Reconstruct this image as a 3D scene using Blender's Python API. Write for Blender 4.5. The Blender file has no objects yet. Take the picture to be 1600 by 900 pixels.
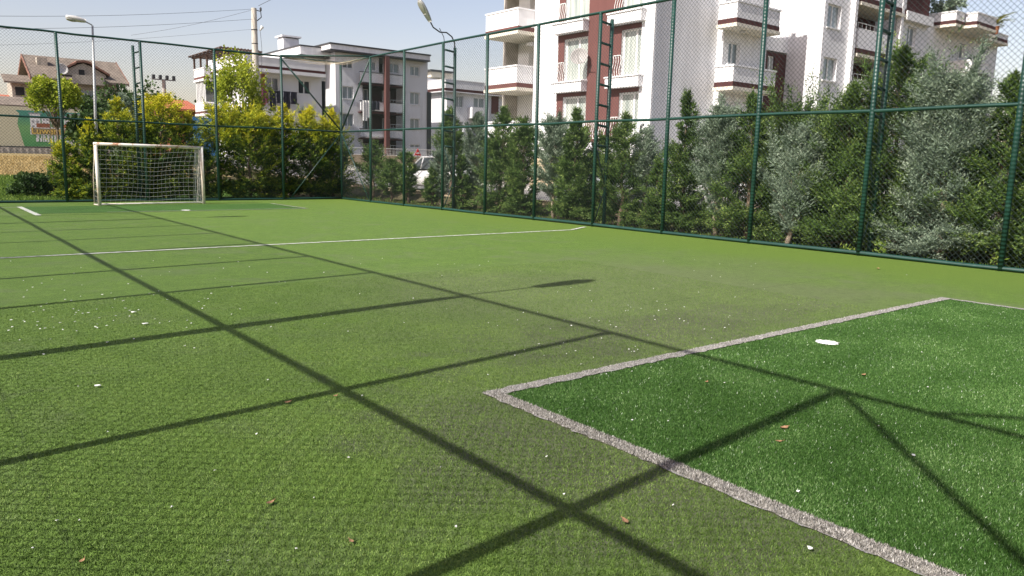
import bpy, math, random
import numpy as np
from mathutils import Vector, Matrix
PI = math.pi
rnd = random.Random(7)
S = bpy.context.scene
COL = S.collection

# ------------------------------------------------------------ camera
HC = 1.6
CF = Vector((0.61844452, 0.76943328, -0.15968346)).normalized()
CR = Vector((0.78150482, -0.62349664, 0.02240873)).normalized()
CU = CR.cross(CF).normalized()
FPX = 1197.27
cd = bpy.data.cameras.new('camera')
cam = bpy.data.objects.new('camera', cd)
COL.objects.link(cam)
cam.matrix_world = Matrix(((CR.x, CU.x, -CF.x, 0), (CR.y, CU.y, -CF.y, 0), (CR.z, CU.z, -CF.z, HC), (0, 0, 0, 1)))
cd.sensor_width = 36
cd.lens = FPX / 1600 * 36
cd.clip_start = 0.05
cd.clip_end = 3000
S.camera = cam
# ------------------------------------------------------------ world and sun
SUNV = Vector((-1.086, -0.105, 1.0)).normalized()      # towards the sun
elev = math.asin(SUNV.z)
w = bpy.data.worlds.new('World')
S.world = w
w.use_nodes = True
nt = w.node_tree
bg = nt.nodes['Background']
sky = nt.nodes.new('ShaderNodeTexSky')
sky.sky_type = 'NISHITA'
sky.sun_disc = False
sky.sun_elevation = elev
sky.sun_rotation = math.atan2(SUNV.x, SUNV.y)
sky.altitude = 50
sky.air_density = 1.1
sky.dust_density = 1.6
sky.ozone_density = 0.6
tint = nt.nodes.new('ShaderNodeVectorMath'); tint.operation = 'MULTIPLY'
tint.inputs[1].default_value = (1.22, 1.0, 0.955)          # summer haze: a greyer sky than the clean-air model
nt.links.new(sky.outputs[0], tint.inputs[0])
nt.links.new(tint.outputs[0], bg.inputs[0])
bg.inputs[1].default_value = 0.105
sd = bpy.data.lights.new('sun', 'SUN')
sd.energy = 5.0
sd.angle = math.radians(0.53)
sd.color = (1.0, 0.95, 0.87)
sun = bpy.data.objects.new('sun', sd)
COL.objects.link(sun)
sun.rotation_euler = SUNV.to_track_quat('Z', 'Y').to_euler()
S.view_settings.view_transform = 'Standard'
S.view_settings.look = 'None'
S.view_settings.exposure = 0.68
S.view_settings.gamma = 1
S.view_settings.use_curve_mapping = False

# ------------------------------------------------------------ survey helpers: a sight line met with a real plane
def ray(px, py):
    return CF * FPX + CR * (px - 800) - CU * (py - 450)
def onX(px, py, X):
    d = ray(px, py); return d * (X / d.x) + Vector((0, 0, HC))
def onY(px, py, Y):
    d = ray(px, py); return d * (Y / d.y) + Vector((0, 0, HC))
def onZ(px, py, z=0.0):
    d = ray(px, py); return d * ((z - HC) / d.z) + Vector((0, 0, HC))

# ------------------------------------------------------------ materials
def new_mat(name):
    m = bpy.data.materials.new(name)
    m.use_nodes = True
    n = m.node_tree
    return m, n, n.nodes['Principled BSDF']
def N(n, t, **kw):
    x = n.nodes.new(t)
    for k, v in kw.items():
        setattr(x, k, v)
    return x
def noise(n, scale, detail=4, rough=0.6, vec=None, dist=0.0):
    t = N(n, 'ShaderNodeTexNoise')
    t.inputs['Scale'].default_value = scale
    t.inputs['Detail'].default_value = detail
    t.inputs['Roughness'].default_value = rough
    t.inputs['Distortion'].default_value = dist
    if vec is not None:
        n.links.new(vec, t.inputs['Vector'])
    return t
def ramp(n, fac, stops):
    r = N(n, 'ShaderNodeValToRGB')
    e = r.color_ramp.elements
    while len(e) < len(stops):
        e.new(0.5)
    for el, (p, c) in zip(e, stops):
        el.position = p
        el.color = (*c, 1) if len(c) == 3 else c
    n.links.new(fac, r.inputs[0])
    return r
def mixc(n, fac, a, b, mode='MIX'):
    x = N(n, 'ShaderNodeMix', data_type='RGBA', blend_type=mode)
    if isinstance(fac, (int, float)): x.inputs[0].default_value = fac
    else: n.links.new(fac, x.inputs[0])
    for i, v in ((6, a), (7, b)):
        if isinstance(v, tuple): x.inputs[i].default_value = (*v, 1)
        else: n.links.new(v, x.inputs[i])
    return x.outputs[2]
def bump(n, h, strength, dist, bs):
    b = N(n, 'ShaderNodeBump')
    b.inputs['Strength'].default_value = strength
    b.inputs['Distance'].default_value = dist
    n.links.new(h, b.inputs['Height'])
    n.links.new(b.outputs[0], bs.inputs['Normal'])
    return b
def wcoord(n):
    g = N(n, 'ShaderNodeNewGeometry')
    return g.outputs['Position']
def plain(name, col, rough=0.6, var=0.15, scale=3.0, metal=0.0, bmp=0.0, bscale=60, spec=0.4):
    m, n, b = new_mat(name)
    p = wcoord(n)
    t = noise(n, scale, 6, 0.65, p)
    lo = tuple(c * (1 - var) for c in col)
    hi = tuple(min(1, c * (1 + var)) for c in col)
    r = ramp(n, t.outputs[0], [(0.3, lo), (0.7, hi)])
    n.links.new(r.outputs[0], b.inputs['Base Color'])
    b.inputs['Roughness'].default_value = rough
    b.inputs['Metallic'].default_value = metal
    b.inputs['Specular IOR Level'].default_value = spec
    if bmp:
        t2 = noise(n, bscale, 3, 0.6, p)
        bump(n, t2.outputs[0], bmp, 0.01, b)
    return m
def wall_mat(name, col, dirt=0.35):
    """render with streaks of dirt running down it"""
    m, n, b = new_mat(name)
    p = wcoord(n)
    mp = N(n, 'ShaderNodeMapping'); mp.inputs['Scale'].default_value = (2.2, 2.2, 0.18)
    n.links.new(p, mp.inputs['Vector'])
    t = noise(n, 1.3, 7, 0.7, mp.outputs[0])
    t2 = noise(n, 0.7, 5, 0.6, p)
    r = ramp(n, t.outputs[0], [(0.35, (1, 1, 1)), (0.75, tuple([1 - dirt] * 3))])
    r2 = ramp(n, t2.outputs[0], [(0.3, (0.93, 0.93, 0.92)), (0.7, (1, 1, 1))])
    c = mixc(n, 1.0, col, r.outputs[0], 'MULTIPLY')
    c = mixc(n, 1.0, c, r2.outputs[0], 'MULTIPLY')
    n.links.new(c, b.inputs['Base Color'])
    b.inputs['Roughness'].default_value = 0.85
    b.inputs['Specular IOR Level'].default_value = 0.2
    t3 = noise(n, 45, 3, 0.6, p)
    bump(n, t3.outputs[0], 0.25, 0.01, b)
    return m
M = {}
M['white'] = wall_mat('white_render', (0.83, 0.83, 0.84), 0.20)
M['white2'] = wall_mat('pale_grey_render', (0.82, 0.82, 0.84), 0.20)
M['cream'] = wall_mat('cream_soffit', (0.72, 0.68, 0.58), 0.15)
M['maroon'] = wall_mat('maroon_render', (0.155, 0.070, 0.064), 0.2)
M['maroondark'] = wall_mat('dark_maroon_render', (0.085, 0.034, 0.034), 0.2)
M['brick'] = wall_mat('terracotta_render', (0.40, 0.17, 0.09), 0.25)
M['housewall'] = wall_mat('bare_plaster', (0.50, 0.45, 0.38), 0.4)
M['frame'] = plain('white_upvc', (0.78, 0.78, 0.77), 0.4, 0.05)
M['whitemetal'] = plain('white_painted_metal', (0.75, 0.75, 0.73), 0.45, 0.1)
M['darkmetal'] = plain('dark_grey_metal', (0.06, 0.062, 0.065), 0.5, 0.2, metal=0.3)
M['grey'] = plain('grey_metal', (0.34, 0.35, 0.35), 0.45, 0.12, metal=0.4)
M['darkgap'] = plain('dark_gap', (0.03, 0.03, 0.032), 0.8, 0.2)
M['rooftile'] = plain('weathered_roof_tiles', (0.19, 0.155, 0.125), 0.9, 0.35, 1.2, bmp=0.5, bscale=9)
M['redtile'] = plain('red_roof_tiles', (0.42, 0.13, 0.07), 0.85, 0.25, 2.0, bmp=0.4, bscale=12)
M['rust'] = plain('rust_red_flashing', (0.21, 0.11, 0.08), 0.85, 0.4, 4.0)
M['concrete'] = plain('concrete', (0.40, 0.37, 0.33), 0.9, 0.22, 2.5, bmp=0.4, bscale=25)
M['polecon'] = plain('pole_concrete', (0.50, 0.46, 0.40), 0.85, 0.15, 2.0, bmp=0.3, bscale=30)
M['beige'] = plain('beige_stone', (0.52, 0.41, 0.28), 0.9, 0.2, 1.5, bmp=0.5, bscale=14)
M['asphalt'] = plain('asphalt', (0.16, 0.155, 0.15), 0.9, 0.25, 1.5, bmp=0.5, bscale=80)
M['kerb'] = plain('kerb_concrete', (0.36, 0.35, 0.32), 0.9, 0.2, 4)
M['blue'] = plain('blue_tarpaulin', (0.045, 0.20, 0.42), 0.5, 0.2, 3)
M['wire'] = plain('black_cable', (0.05, 0.05, 0.055), 0.6, 0.1)
M['cloth_dark'] = plain('dark_cloth', (0.035, 0.035, 0.05), 0.95, 0.3, 6)
M['cloth_purple'] = plain('purple_cloth', (0.22, 0.03, 0.13), 0.95, 0.2, 6)
M['cloth_white'] = plain('white_cloth', (0.75, 0.74, 0.72), 0.95, 0.1, 6)
M['red'] = plain('sign_red', (0.62, 0.03, 0.025), 0.5, 0.05)
M['signwhite'] = plain('sign_white', (0.8, 0.8, 0.8), 0.5, 0.03)
M['bark'] = plain('bark', (0.17, 0.125, 0.09), 0.95, 0.35, 14, bmp=0.7, bscale=40)
M['barkpale'] = plain('pale_bark', (0.33, 0.27, 0.20), 0.95, 0.3, 14, bmp=0.7, bscale=40)
M['netwhite'] = plain('white_cord', (0.55, 0.55, 0.53), 0.9, 0.1)
M['netbeige'] = plain('beige_cord', (0.45, 0.38, 0.27), 0.9, 0.1)
M['leafdry'] = plain('dry_leaf', (0.27, 0.15, 0.08), 0.8, 0.35, 40)
M['flake'] = plain('white_flake', (0.74, 0.74, 0.70), 0.7, 0.06, 20)
M['tyre'] = plain('tyre_rubber', (0.025, 0.025, 0.027), 0.85, 0.2)
M['alloy'] = plain('alloy_rim', (0.45, 0.46, 0.47), 0.3, 0.1, metal=0.8)
M['plastic'] = plain('black_plastic', (0.03, 0.03, 0.033), 0.6, 0.2)
M['wood'] = plain('dark_pergola_wood', (0.10, 0.06, 0.045), 0.8, 0.25, 5)
M['glasslamp'] = plain('lamp_glass', (0.30, 0.30, 0.27), 0.12, 0.1, spec=0.8)
M['dish'] = plain('dish_grey', (0.52, 0.51, 0.49), 0.5, 0.06)
M['dish2'] = plain('dish_brown', (0.30, 0.29, 0.28), 0.6, 0.1)

def pipe_mat():
    m, n, b = new_mat('green_painted_pipe')
    p = wcoord(n)
    t = noise(n, 2.2, 7, 0.7, p)
    r = ramp(n, t.outputs[0], [(0.3, (0.006, 0.030, 0.023)), (0.6, (0.009, 0.045, 0.035)), (0.72, (0.022, 0.07, 0.056))])
    t2 = noise(n, 9, 5, 0.7, p)
    f = ramp(n, t2.outputs[0], [(0.71, (0, 0, 0)), (0.75, (1, 1, 1))])
    c = mixc(n, f.outputs[0], r.outputs[0], (0.14, 0.055, 0.025))
    n.links.new(c, b.inputs['Base Color'])
    b.inputs['Roughness'].default_value = 0.42
    wv = N(n, 'ShaderNodeTexWave', wave_type='BANDS', bands_direction='Z')
    wv.inputs['Scale'].default_value = 4.5
    wv.inputs['Distortion'].default_value = 1.0
    n.links.new(p, wv.inputs['Vector'])
    bump(n, wv.outputs[1], 0.5, 0.008, b)
    return m
M['pipe'] = pipe_mat()
M['mesh'] = plain('green_coated_wire', (0.011, 0.024, 0.022), 0.6, 0.2)

def goal_mat():
    m, n, b = new_mat('chipped_white_goal_paint')
    p = wcoord(n)
    t = noise(n, 5, 7, 0.75, p)
    f = ramp(n, t.outputs[0], [(0.53, (0, 0, 0)), (0.60, (1, 1, 1))])
    g = N(n, 'ShaderNodeSeparateXYZ'); n.links.new(p, g.inputs[0])
    t2 = noise(n, 1.3, 3, 0.6, p)
    c0 = ramp(n, t2.outputs[0], [(0.35, (0.76, 0.73, 0.68)), (0.65, (0.66, 0.55, 0.42))])
    # rust mostly along the crossbar
    mr = N(n, 'ShaderNodeMapRange'); mr.inputs[1].default_value = 1.7; mr.inputs[2].default_value = 1.86
    mr.inputs[3].default_value = 0.25; mr.inputs[4].default_value = 1.0
    n.links.new(g.outputs[2], mr.inputs[0])
    mm = N(n, 'ShaderNodeMath', operation='MULTIPLY')
    n.links.new(f.outputs[0], mm.inputs[0]); n.links.new(mr.outputs[0], mm.inputs[1])
    c = mixc(n, mm.outputs[0], c0.outputs[0], (0.36, 0.16, 0.08))
    n.links.new(c, b.inputs['Base Color'])
    b.inputs['Roughness'].default_value = 0.6
    return m
M['goal'] = goal_mat()

def glass_mat(name, lo, hi, folds=9.0, rough=0.08):
    """window pane with curtain folds seen through it"""
    m, n, b = new_mat(name)
    p = wcoord(n)
    mp = N(n, 'ShaderNodeMapping'); mp.inputs['Scale'].default_value = (folds, folds, 0.35)
    n.links.new(p, mp.inputs['Vector'])
    t = noise(n, 1.0, 3, 0.6, mp.outputs[0])
    r = ramp(n, t.outputs[0], [(0.35, lo), (0.65, hi)])
    n.links.new(r.outputs[0], b.inputs['Base Color'])
    b.inputs['Roughness'].default_value = rough
    b.inputs['Specular IOR Level'].default_value = 0.8
    return m
M['curtain'] = glass_mat('pane_with_net_curtain', (0.25, 0.29, 0.27), (0.45, 0.48, 0.44), 5)
M['glass'] = glass_mat('pane_grey', (0.13, 0.17, 0.18), (0.30, 0.35, 0.36), 5)
M['glassdark'] = glass_mat('pane_dark', (0.02, 0.025, 0.03), (0.07, 0.08, 0.085), 3)
M['carglass'] = glass_mat('car_glass', (0.03, 0.035, 0.04), (0.09, 0.10, 0.11), 1, 0.04)

def car_paint(name, col):
    m, n, b = new_mat(name)
    b.inputs['Base Color'].default_value = (*col, 1)
    b.inputs['Roughness'].default_value = 0.3
    b.inputs['Coat Weight'].default_value = 0.8
    p = wcoord(n); t = noise(n, 2, 4, 0.6, p)
    r = ramp(n, t.outputs[0], [(0.3, tuple(c * 0.9 for c in col)), (0.7, col)])
    n.links.new(r.outputs[0], b.inputs['Base Color'])
    return m
M['carwhite'] = car_paint('white_car_paint', (0.78, 0.78, 0.78))
M['carsilver'] = car_paint('silver_car_paint', (0.45, 0.47, 0.50))

def turf_mat(name, cols, worn=True, fibre=1.0):
    m, n, b = new_mat(name)
    p = wcoord(n)
    mp = N(n, 'ShaderNodeMapping'); mp.inputs['Scale'].default_value = (1, 1, 1)
    n.links.new(p, mp.inputs['Vector'])
    f1 = noise(n, 150, 3, 0.7, p)
    f2 = noise(n, 48, 3, 0.65, p, 0.6)
    big = noise(n, 0.45, 5, 0.6, p)
    mid = noise(n, 2.2, 5, 0.6, p)
    c = ramp(n, f1.outputs[0], [(0.30, cols[0]), (0.5, cols[1]), (0.72, cols[2])]).outputs[0]
    sh = ramp(n, f2.outputs[0], [(0.32, (0.62, 0.62, 0.62)), (0.62, (1.12, 1.12, 1.12))])
    c = mixc(n, 1.0, c, sh.outputs[0], 'MULTIPLY')
    md = ramp(n, mid.outputs[0], [(0.3, (0.88, 0.9, 0.9)), (0.7, (1.08, 1.06, 1.05))])
    c = mixc(n, 1.0, c, md.outputs[0], 'MULTIPLY')
    if worn:
        sx = N(n, 'ShaderNodeSeparateXYZ'); n.links.new(p, sx.inputs[0])
        # worn, greyed pile in the middle of play; fresher pile along the side fence
        def dist(cx, cy, rx, ry):
            v = N(n, 'ShaderNodeVectorMath', operation='SUBTRACT'); v.inputs[1].default_value = (cx, cy, 0)
            n.links.new(p, v.inputs[0])
            s = N(n, 'ShaderNodeVectorMath', operation='MULTIPLY'); s.inputs[1].default_value = (1 / rx, 1 / ry, 0)
            n.links.new(v.outputs[0], s.inputs[0])
            l = N(n, 'ShaderNodeVectorMath', operation='LENGTH'); n.links.new(s.outputs[0], l.inputs[0])
            return l.outputs['Value']
        d = dist(7.5, 6.5, 5.6, 4.6)
        d2 = dist(5.0, 3.0, 3.2, 2.6)
        mn = N(n, 'ShaderNodeMath', operation='MINIMUM'); n.links.new(d, mn.inputs[0]); n.links.new(d2, mn.inputs[1])
        ad = N(n, 'ShaderNodeMath', operation='MULTIPLY_ADD'); ad.inputs[1].default_value = 1.5; ad.inputs[2].default_value = -0.75
        n.links.new(big.outputs[0], ad.inputs[0])
        a2 = N(n, 'ShaderNodeMath', operation='ADD'); n.links.new(mn.outputs[0], a2.inputs[0]); n.links.new(ad.outputs[0], a2.inputs[1])
        fr = ramp(n, a2.outputs[0], [(0.35, (0.62, 0.62, 0.62)), (1.15, (0, 0, 0))])
        grey = ramp(n, f1.outputs[0], [(0.3, (0.065, 0.08, 0.035)), (0.7, (0.20, 0.225, 0.12))])
        c = mixc(n, fr.outputs[0], c, grey.outputs[0])
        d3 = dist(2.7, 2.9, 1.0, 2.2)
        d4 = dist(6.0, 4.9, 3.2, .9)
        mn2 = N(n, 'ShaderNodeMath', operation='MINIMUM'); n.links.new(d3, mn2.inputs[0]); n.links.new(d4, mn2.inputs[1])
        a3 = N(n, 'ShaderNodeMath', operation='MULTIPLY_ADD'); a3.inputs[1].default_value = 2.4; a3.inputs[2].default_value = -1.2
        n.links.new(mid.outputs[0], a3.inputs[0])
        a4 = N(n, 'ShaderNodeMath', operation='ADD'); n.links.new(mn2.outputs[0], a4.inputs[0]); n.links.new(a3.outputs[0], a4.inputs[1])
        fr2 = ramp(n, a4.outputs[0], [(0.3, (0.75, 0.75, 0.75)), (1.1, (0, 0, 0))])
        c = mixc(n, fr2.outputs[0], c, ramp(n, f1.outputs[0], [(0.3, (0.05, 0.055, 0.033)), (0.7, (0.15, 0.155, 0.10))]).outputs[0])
        mot = noise(n, 9, 5, 0.75, p, 0.8)
        c = mixc(n, 1.0, c, ramp(n, mot.outputs[0], [(0.35, (0.84, 0.85, 0.84)), (0.65, (1.12, 1.11, 1.12))]).outputs[0], 'MULTIPLY')
        # seams between the rolls of carpet, across and along
        for ax_i, per_, off_, wd_ in ((1, 4.02, 1.93, .0035), (0, 13.0, .47, .0011)):
            mm = N(n, 'ShaderNodeMath', operation='MULTIPLY_ADD'); mm.inputs[1].default_value = 1 / per_; mm.inputs[2].default_value = -off_ / per_ + .5
            n.links.new(sx.outputs[ax_i], mm.inputs[0])
            wob = N(n, 'ShaderNodeMath', operation='MULTIPLY_ADD'); wob.inputs[1].default_value = .004; n.links.new(big.outputs[0], wob.inputs[0]); n.links.new(mm.outputs[0], wob.inputs[2])
            fr_ = N(n, 'ShaderNodeMath', operation='FRACT'); n.links.new(wob.outputs[0], fr_.inputs[0])
            sb_ = N(n, 'ShaderNodeMath', operation='SUBTRACT'); n.links.new(fr_.outputs[0], sb_.inputs[0]); sb_.inputs[1].default_value = .5
            ab_ = N(n, 'ShaderNodeMath', operation='ABSOLUTE'); n.links.new(sb_.outputs[0], ab_.inputs[0])
            lt = N(n, 'ShaderNodeMath', operation='LESS_THAN'); n.links.new(ab_.outputs[0], lt.inputs[0]); lt.inputs[1].default_value = wd_
            brk = ramp(n, mot.outputs[0], [(0.42, (0, 0, 0)), (0.6, (0.55, 0.55, 0.55))])
            ml = N(n, 'ShaderNodeMath', operation='MULTIPLY'); n.links.new(lt.outputs[0], ml.inputs[0]); n.links.new(brk.outputs[0], ml.inputs[1])
            c = mixc(n, ml.outputs[0], c, (0.03, 0.045, 0.015))
        # pale dusty scuffs
        sc = noise(n, 1.1, 6, 0.65, p, 1.0)
        sf = ramp(n, sc.outputs[0], [(0.52, (0, 0, 0)), (0.72, (0.5, 0.5, 0.5))])
        c = mixc(n, sf.outputs[0], c, (0.13, 0.155, 0.08))
        mr = N(n, 'ShaderNodeMapRange'); mr.inputs[1].default_value = 11.2; mr.inputs[2].default_value = 13.4
        n.links.new(sx.outputs[0], mr.inputs[0])
        c = mixc(n, mr.outputs[0], c, ramp(n, f1.outputs[0], [(0.3, (0.07, 0.125, 0.015)), (0.7, (0.15, 0.23, 0.04))]).outputs[0])
    if not worn:
        c = mixc(n, 1.0, c, ramp(n, big.outputs[0], [(0.3, (0.82, 0.85, 0.85)), (0.7, (1.15, 1.12, 1.1))]).outputs[0], 'MULTIPLY')
    n.links.new(c, b.inputs['Base Color'])
    b.inputs['Roughness'].default_value = 0.75
    b.inputs['Specular IOR Level'].default_value = 0.25
    h = N(n, 'ShaderNodeMath', operation='ADD')
    n.links.new(f1.outputs[0], h.inputs[0]); n.links.new(f2.outputs[0], h.inputs[1])
    bump(n, h.outputs[0], 0.9 * fibre, 0.012, b)
    return m
M['turf'] = turf_mat('worn_turf', [(0.048, 0.09, 0.010), (0.115, 0.20, 0.032), (0.21, 0.31, 0.07)])
M['turf_new'] = turf_mat('new_turf', [(0.02, 0.055, 0.008), (0.058, 0.145, 0.022), (0.14, 0.26, 0.065)], False, 1.3)

def line_mat():
    m, n, b = new_mat('worn_white_turf_line')
    p = wcoord(n)
    f = noise(n, 110, 3, 0.75, p)
    g = noise(n, 6, 4, 0.6, p)
    c = ramp(n, f.outputs[0], [(0.34, (0.07, 0.07, 0.055)), (0.50, (0.33, 0.315, 0.29)), (0.68, (0.66, 0.64, 0.61))])
    r2 = ramp(n, g.outputs[0], [(0.3, (0.7, 0.7, 0.68)), (0.6, (1, 1, 1))])
    cc = mixc(n, 1.0, c.outputs[0], r2.outputs[0], 'MULTIPLY')
    n.links.new(cc, b.inputs['Base Color'])
    b.inputs['Roughness'].default_value = 0.9
    bump(n, f.outputs[0], 1.0, 0.012, b)
    return m
M['line'] = line_mat()
M['linewhite'] = plain('brighter_white_turf_line', (0.43, 0.45, 0.39), .9, .28, 7, bmp=.6, bscale=90)

def ground_mat(name, cols, s1=1.5, s2=30, bmp=0.8, d=0.05):
    m, n, b = new_mat(name)
    p = wcoord(n)
    a = noise(n, s1, 6, 0.65, p)
    f = noise(n, s2, 4, 0.7, p)
    c = ramp(n, f.outputs[0], [(0.3, cols[0]), (0.55, cols[1]), (0.72, cols[2])])
    r2 = ramp(n, a.outputs[0], [(0.3, (0.75, 0.78, 0.75)), (0.7, (1.1, 1.1, 1.05))])
    cc = mixc(n, 1.0, c.outputs[0], r2.outputs[0], 'MULTIPLY')
    n.links.new(cc, b.inputs['Base Color'])
    b.inputs['Roughness'].default_value = 0.95
    b.inputs['Specular IOR Level'].default_value = 0.1
    bump(n, f.outputs[0], bmp, d, b)
    return m
M['ground'] = ground_mat('soil_and_weeds', [(0.07, 0.06, 0.035), (0.14, 0.12, 0.07), (0.20, 0.18, 0.10)])
M['lawn'] = ground_mat('lawn_soil', [(0.03, 0.07, 0.012), (0.08, 0.15, 0.025), (0.15, 0.23, 0.05)])
M['dryfield'] = ground_mat('dry_stubble_field', [(0.18, 0.13, 0.065), (0.31, 0.24, 0.12), (0.40, 0.32, 0.17)], 0.8, 9)
M['bed'] = ground_mat('planting_bed_soil', [(0.03, 0.022, 0.015), (0.08, 0.06, 0.04), (0.14, 0.11, 0.075)], 3, 35)

def leaf_mat(name, stops, trans=0.25, rough=0.6):
    m, n, b = new_mat(name)
    at = N(n, 'ShaderNodeAttribute', attribute_name='tint')
    r = ramp(n, at.outputs['Fac'], stops)
    n.links.new(r.outputs[0], b.inputs['Base Color'])
    b.inputs['Roughness'].default_value = rough
    b.inputs['Specular IOR Level'].default_value = 0.25
    tr = N(n, 'ShaderNodeBsdfTranslucent')
    n.links.new(r.outputs[0], tr.inputs['Color'])
    mx = N(n, 'ShaderNodeMixShader'); mx.inputs[0].default_value = trans
    n.links.new(b.outputs[0], mx.inputs[1]); n.links.new(tr.outputs[0], mx.inputs[2])
    n.links.new(mx.outputs[0], n.nodes['Material Output'].inputs['Surface'])
    return m
L = {}
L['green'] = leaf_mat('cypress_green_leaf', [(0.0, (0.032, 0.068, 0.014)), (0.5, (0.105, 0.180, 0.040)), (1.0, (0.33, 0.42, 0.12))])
L['blue'] = leaf_mat('blue_cypress_leaf', [(0.0, (0.10, 0.15, 0.10)), (0.5, (0.24, 0.31, 0.22)), (1.0, (0.44, 0.50, 0.38))])
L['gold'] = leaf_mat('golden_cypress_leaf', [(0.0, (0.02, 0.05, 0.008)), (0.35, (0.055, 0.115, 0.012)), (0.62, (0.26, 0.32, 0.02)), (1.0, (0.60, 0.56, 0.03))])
L['broad'] = leaf_mat('broadleaf_yellow_green', [(0.0, (0.12, 0.18, 0.012)), (0.5, (0.32, 0.38, 0.03)), (1.0, (0.55, 0.56, 0.06))], 0.35)
L['dark'] = leaf_mat('dark_broadleaf', [(0.0, (0.02, 0.045, 0.012)), (0.5, (0.045, 0.09, 0.02)), (1.0, (0.10, 0.15, 0.04))])
L['grass'] = leaf_mat('grass_blade', [(0.0, (0.05, 0.10, 0.012)), (0.5, (0.11, 0.19, 0.025)), (1.0, (0.25, 0.32, 0.06))], 0.3)
L['drygrass'] = leaf_mat('dry_grass_blade', [(0.0, (0.25, 0.18, 0.07)), (0.5, (0.42, 0.31, 0.13)), (1.0, (0.6, 0.48, 0.25))], 0.2)
L['turfblade'] = leaf_mat('old_turf_fibre', [(0.0, (0.05, 0.095, 0.014)), (0.5, (0.12, 0.20, 0.036)), (1.0, (0.26, 0.34, 0.10))], 0.15, 0.6)
L['turfnew'] = leaf_mat('new_turf_fibre', [(0.0, (0.024, 0.065, 0.010)), (0.5, (0.075, 0.165, 0.036)), (0.9, (0.16, 0.27, 0.085)), (1.0, (0.28, 0.40, 0.17))], 0.15, 0.3)
L['lineblade'] = leaf_mat('white_line_fibre', [(0.0, (0.07, 0.07, 0.055)), (0.5, (0.32, 0.30, 0.27)), (1.0, (0.72, 0.70, 0.66))], 0.1, 0.6)
L['palm'] = leaf_mat('palm_leaf', [(0.0, (0.10, 0.13, 0.02)), (0.5, (0.22, 0.24, 0.04)), (1.0, (0.4, 0.36, 0.06))], 0.2)

# ------------------------------------------------------------ mesh helpers
ORG = {}
def tag(o, label=None, cat=None, group=None, kind=None):
    if label: o['label'] = label
    if cat: o['category'] = cat
    if group: o['group'] = group
    if kind: o['kind'] = kind
    return o
def thing(name, label, cat, loc=(0, 0, 0), rz=0.0, group=None):
    o = bpy.data.objects.new(name, None)
    o.empty_display_size = 0.2
    COL.objects.link(o)
    o.location = loc
    o.rotation_euler = (0, 0, rz)
    ORG[o.name] = Vector(loc)
    return tag(o, label, cat, group)
class MB:
    def __init__(s): s.v = []; s.f = []
    def add(s, vs, fs):
        k = len(s.v); s.v += [tuple(v) for v in vs]; s.f += [tuple(i + k for i in f) for f in fs]; return s
    def box(s, x0, x1, y0, y1, z0, z1):
        if x0 > x1: x0, x1 = x1, x0
        if y0 > y1: y0, y1 = y1, y0
        if z0 > z1: z0, z1 = z1, z0
        return s.add([(x0, y0, z0), (x1, y0, z0), (x1, y1, z0), (x0, y1, z0), (x0, y0, z1), (x1, y0, z1), (x1, y1, z1), (x0, y1, z1)],
                     [(0, 3, 2, 1), (4, 5, 6, 7), (0, 1, 5, 4), (1, 2, 6, 5), (2, 3, 7, 6), (3, 0, 4, 7)])
    def tube(s, pts, r, n=8, cap=True):
        pts = [Vector(p) for p in pts]
        rs = r if isinstance(r, (list, tuple)) else [r] * len(pts)
        k0 = len(s.v)
        a = None
        for i, p in enumerate(pts):
            t = (pts[min(i + 1, len(pts) - 1)] - pts[max(i - 1, 0)]).normalized()
            if a is None:
                a = t.orthogonal().normalized()
            else:
                a = (a - t * a.dot(t)).normalized()
            b = t.cross(a)
            for j in range(n):
                q = 2 * PI * j / n
                s.v.append(tuple(p + (a * math.cos(q) + b * math.sin(q)) * rs[i]))
        for i in range(len(pts) - 1):
            for j in range(n):
                j2 = (j + 1) % n
                s.f.append((k0 + i * n + j, k0 + i * n + j2, k0 + (i + 1) * n + j2, k0 + (i + 1) * n + j))
        if cap:
            s.f.append(tuple(k0 + j for j in reversed(range(n))))
            s.f.append(tuple(k0 + (len(pts) - 1) * n + j for j in range(n)))
        return s
    def lathe(s, prof, c, n=20, ax=Vector((0, 0, 1))):
        """prof: (radius, height) along ax from c"""
        ax = Vector(ax).normalized(); a = ax.orthogonal().normalized(); b = ax.cross(a); c = Vector(c)
        k0 = len(s.v)
        for r_, h_ in prof:
            for j in range(n):
                q = 2 * PI * j / n
                s.v.append(tuple(c + ax * h_ + (a * math.cos(q) + b * math.sin(q)) * r_))
        for i in range(len(prof) - 1):
            for j in range(n):
                j2 = (j + 1) % n
                s.f.append((k0 + i * n + j, k0 + i * n + j2, k0 + (i + 1) * n + j2, k0 + (i + 1) * n + j))
        return s
    def prism(s, poly, d):
        """extrude polygon (list of 3D points) by vector d"""
        k = len(poly); d = Vector(d)
        vs = [Vector(p) for p in poly] + [Vector(p) + d for p in poly]
        fs = [tuple(range(k))[::-1], tuple(range(k, 2 * k))] + [(i, (i + 1) % k, (i + 1) % k + k, i + k) for i in range(k)]
        return s.add(vs, fs)
    def build(s, name, mat, parent=None, local=False, smooth=False, bevel=0.0):
        me = bpy.data.meshes.new(name)
        off = Vector((0, 0, 0))
        if parent is not None and not local:
            off = ORG[parent.name]
        me.from_pydata([(v[0] - off.x, v[1] - off.y, v[2] - off.z) for v in s.v], [], s.f)
        me.materials.append(mat)
        if smooth:
            for p in me.polygons: p.use_smooth = True
        me.update()
        o = bpy.data.objects.new(name, me)
        COL.objects.link(o)
        if parent is not None: o.parent = parent
        ORG[o.name] = off
        if bevel:
            md = o.modifiers.new('bevel', 'BEVEL'); md.width = bevel; md.segments = 2; md.limit_method = 'ANGLE'
        return o
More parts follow.
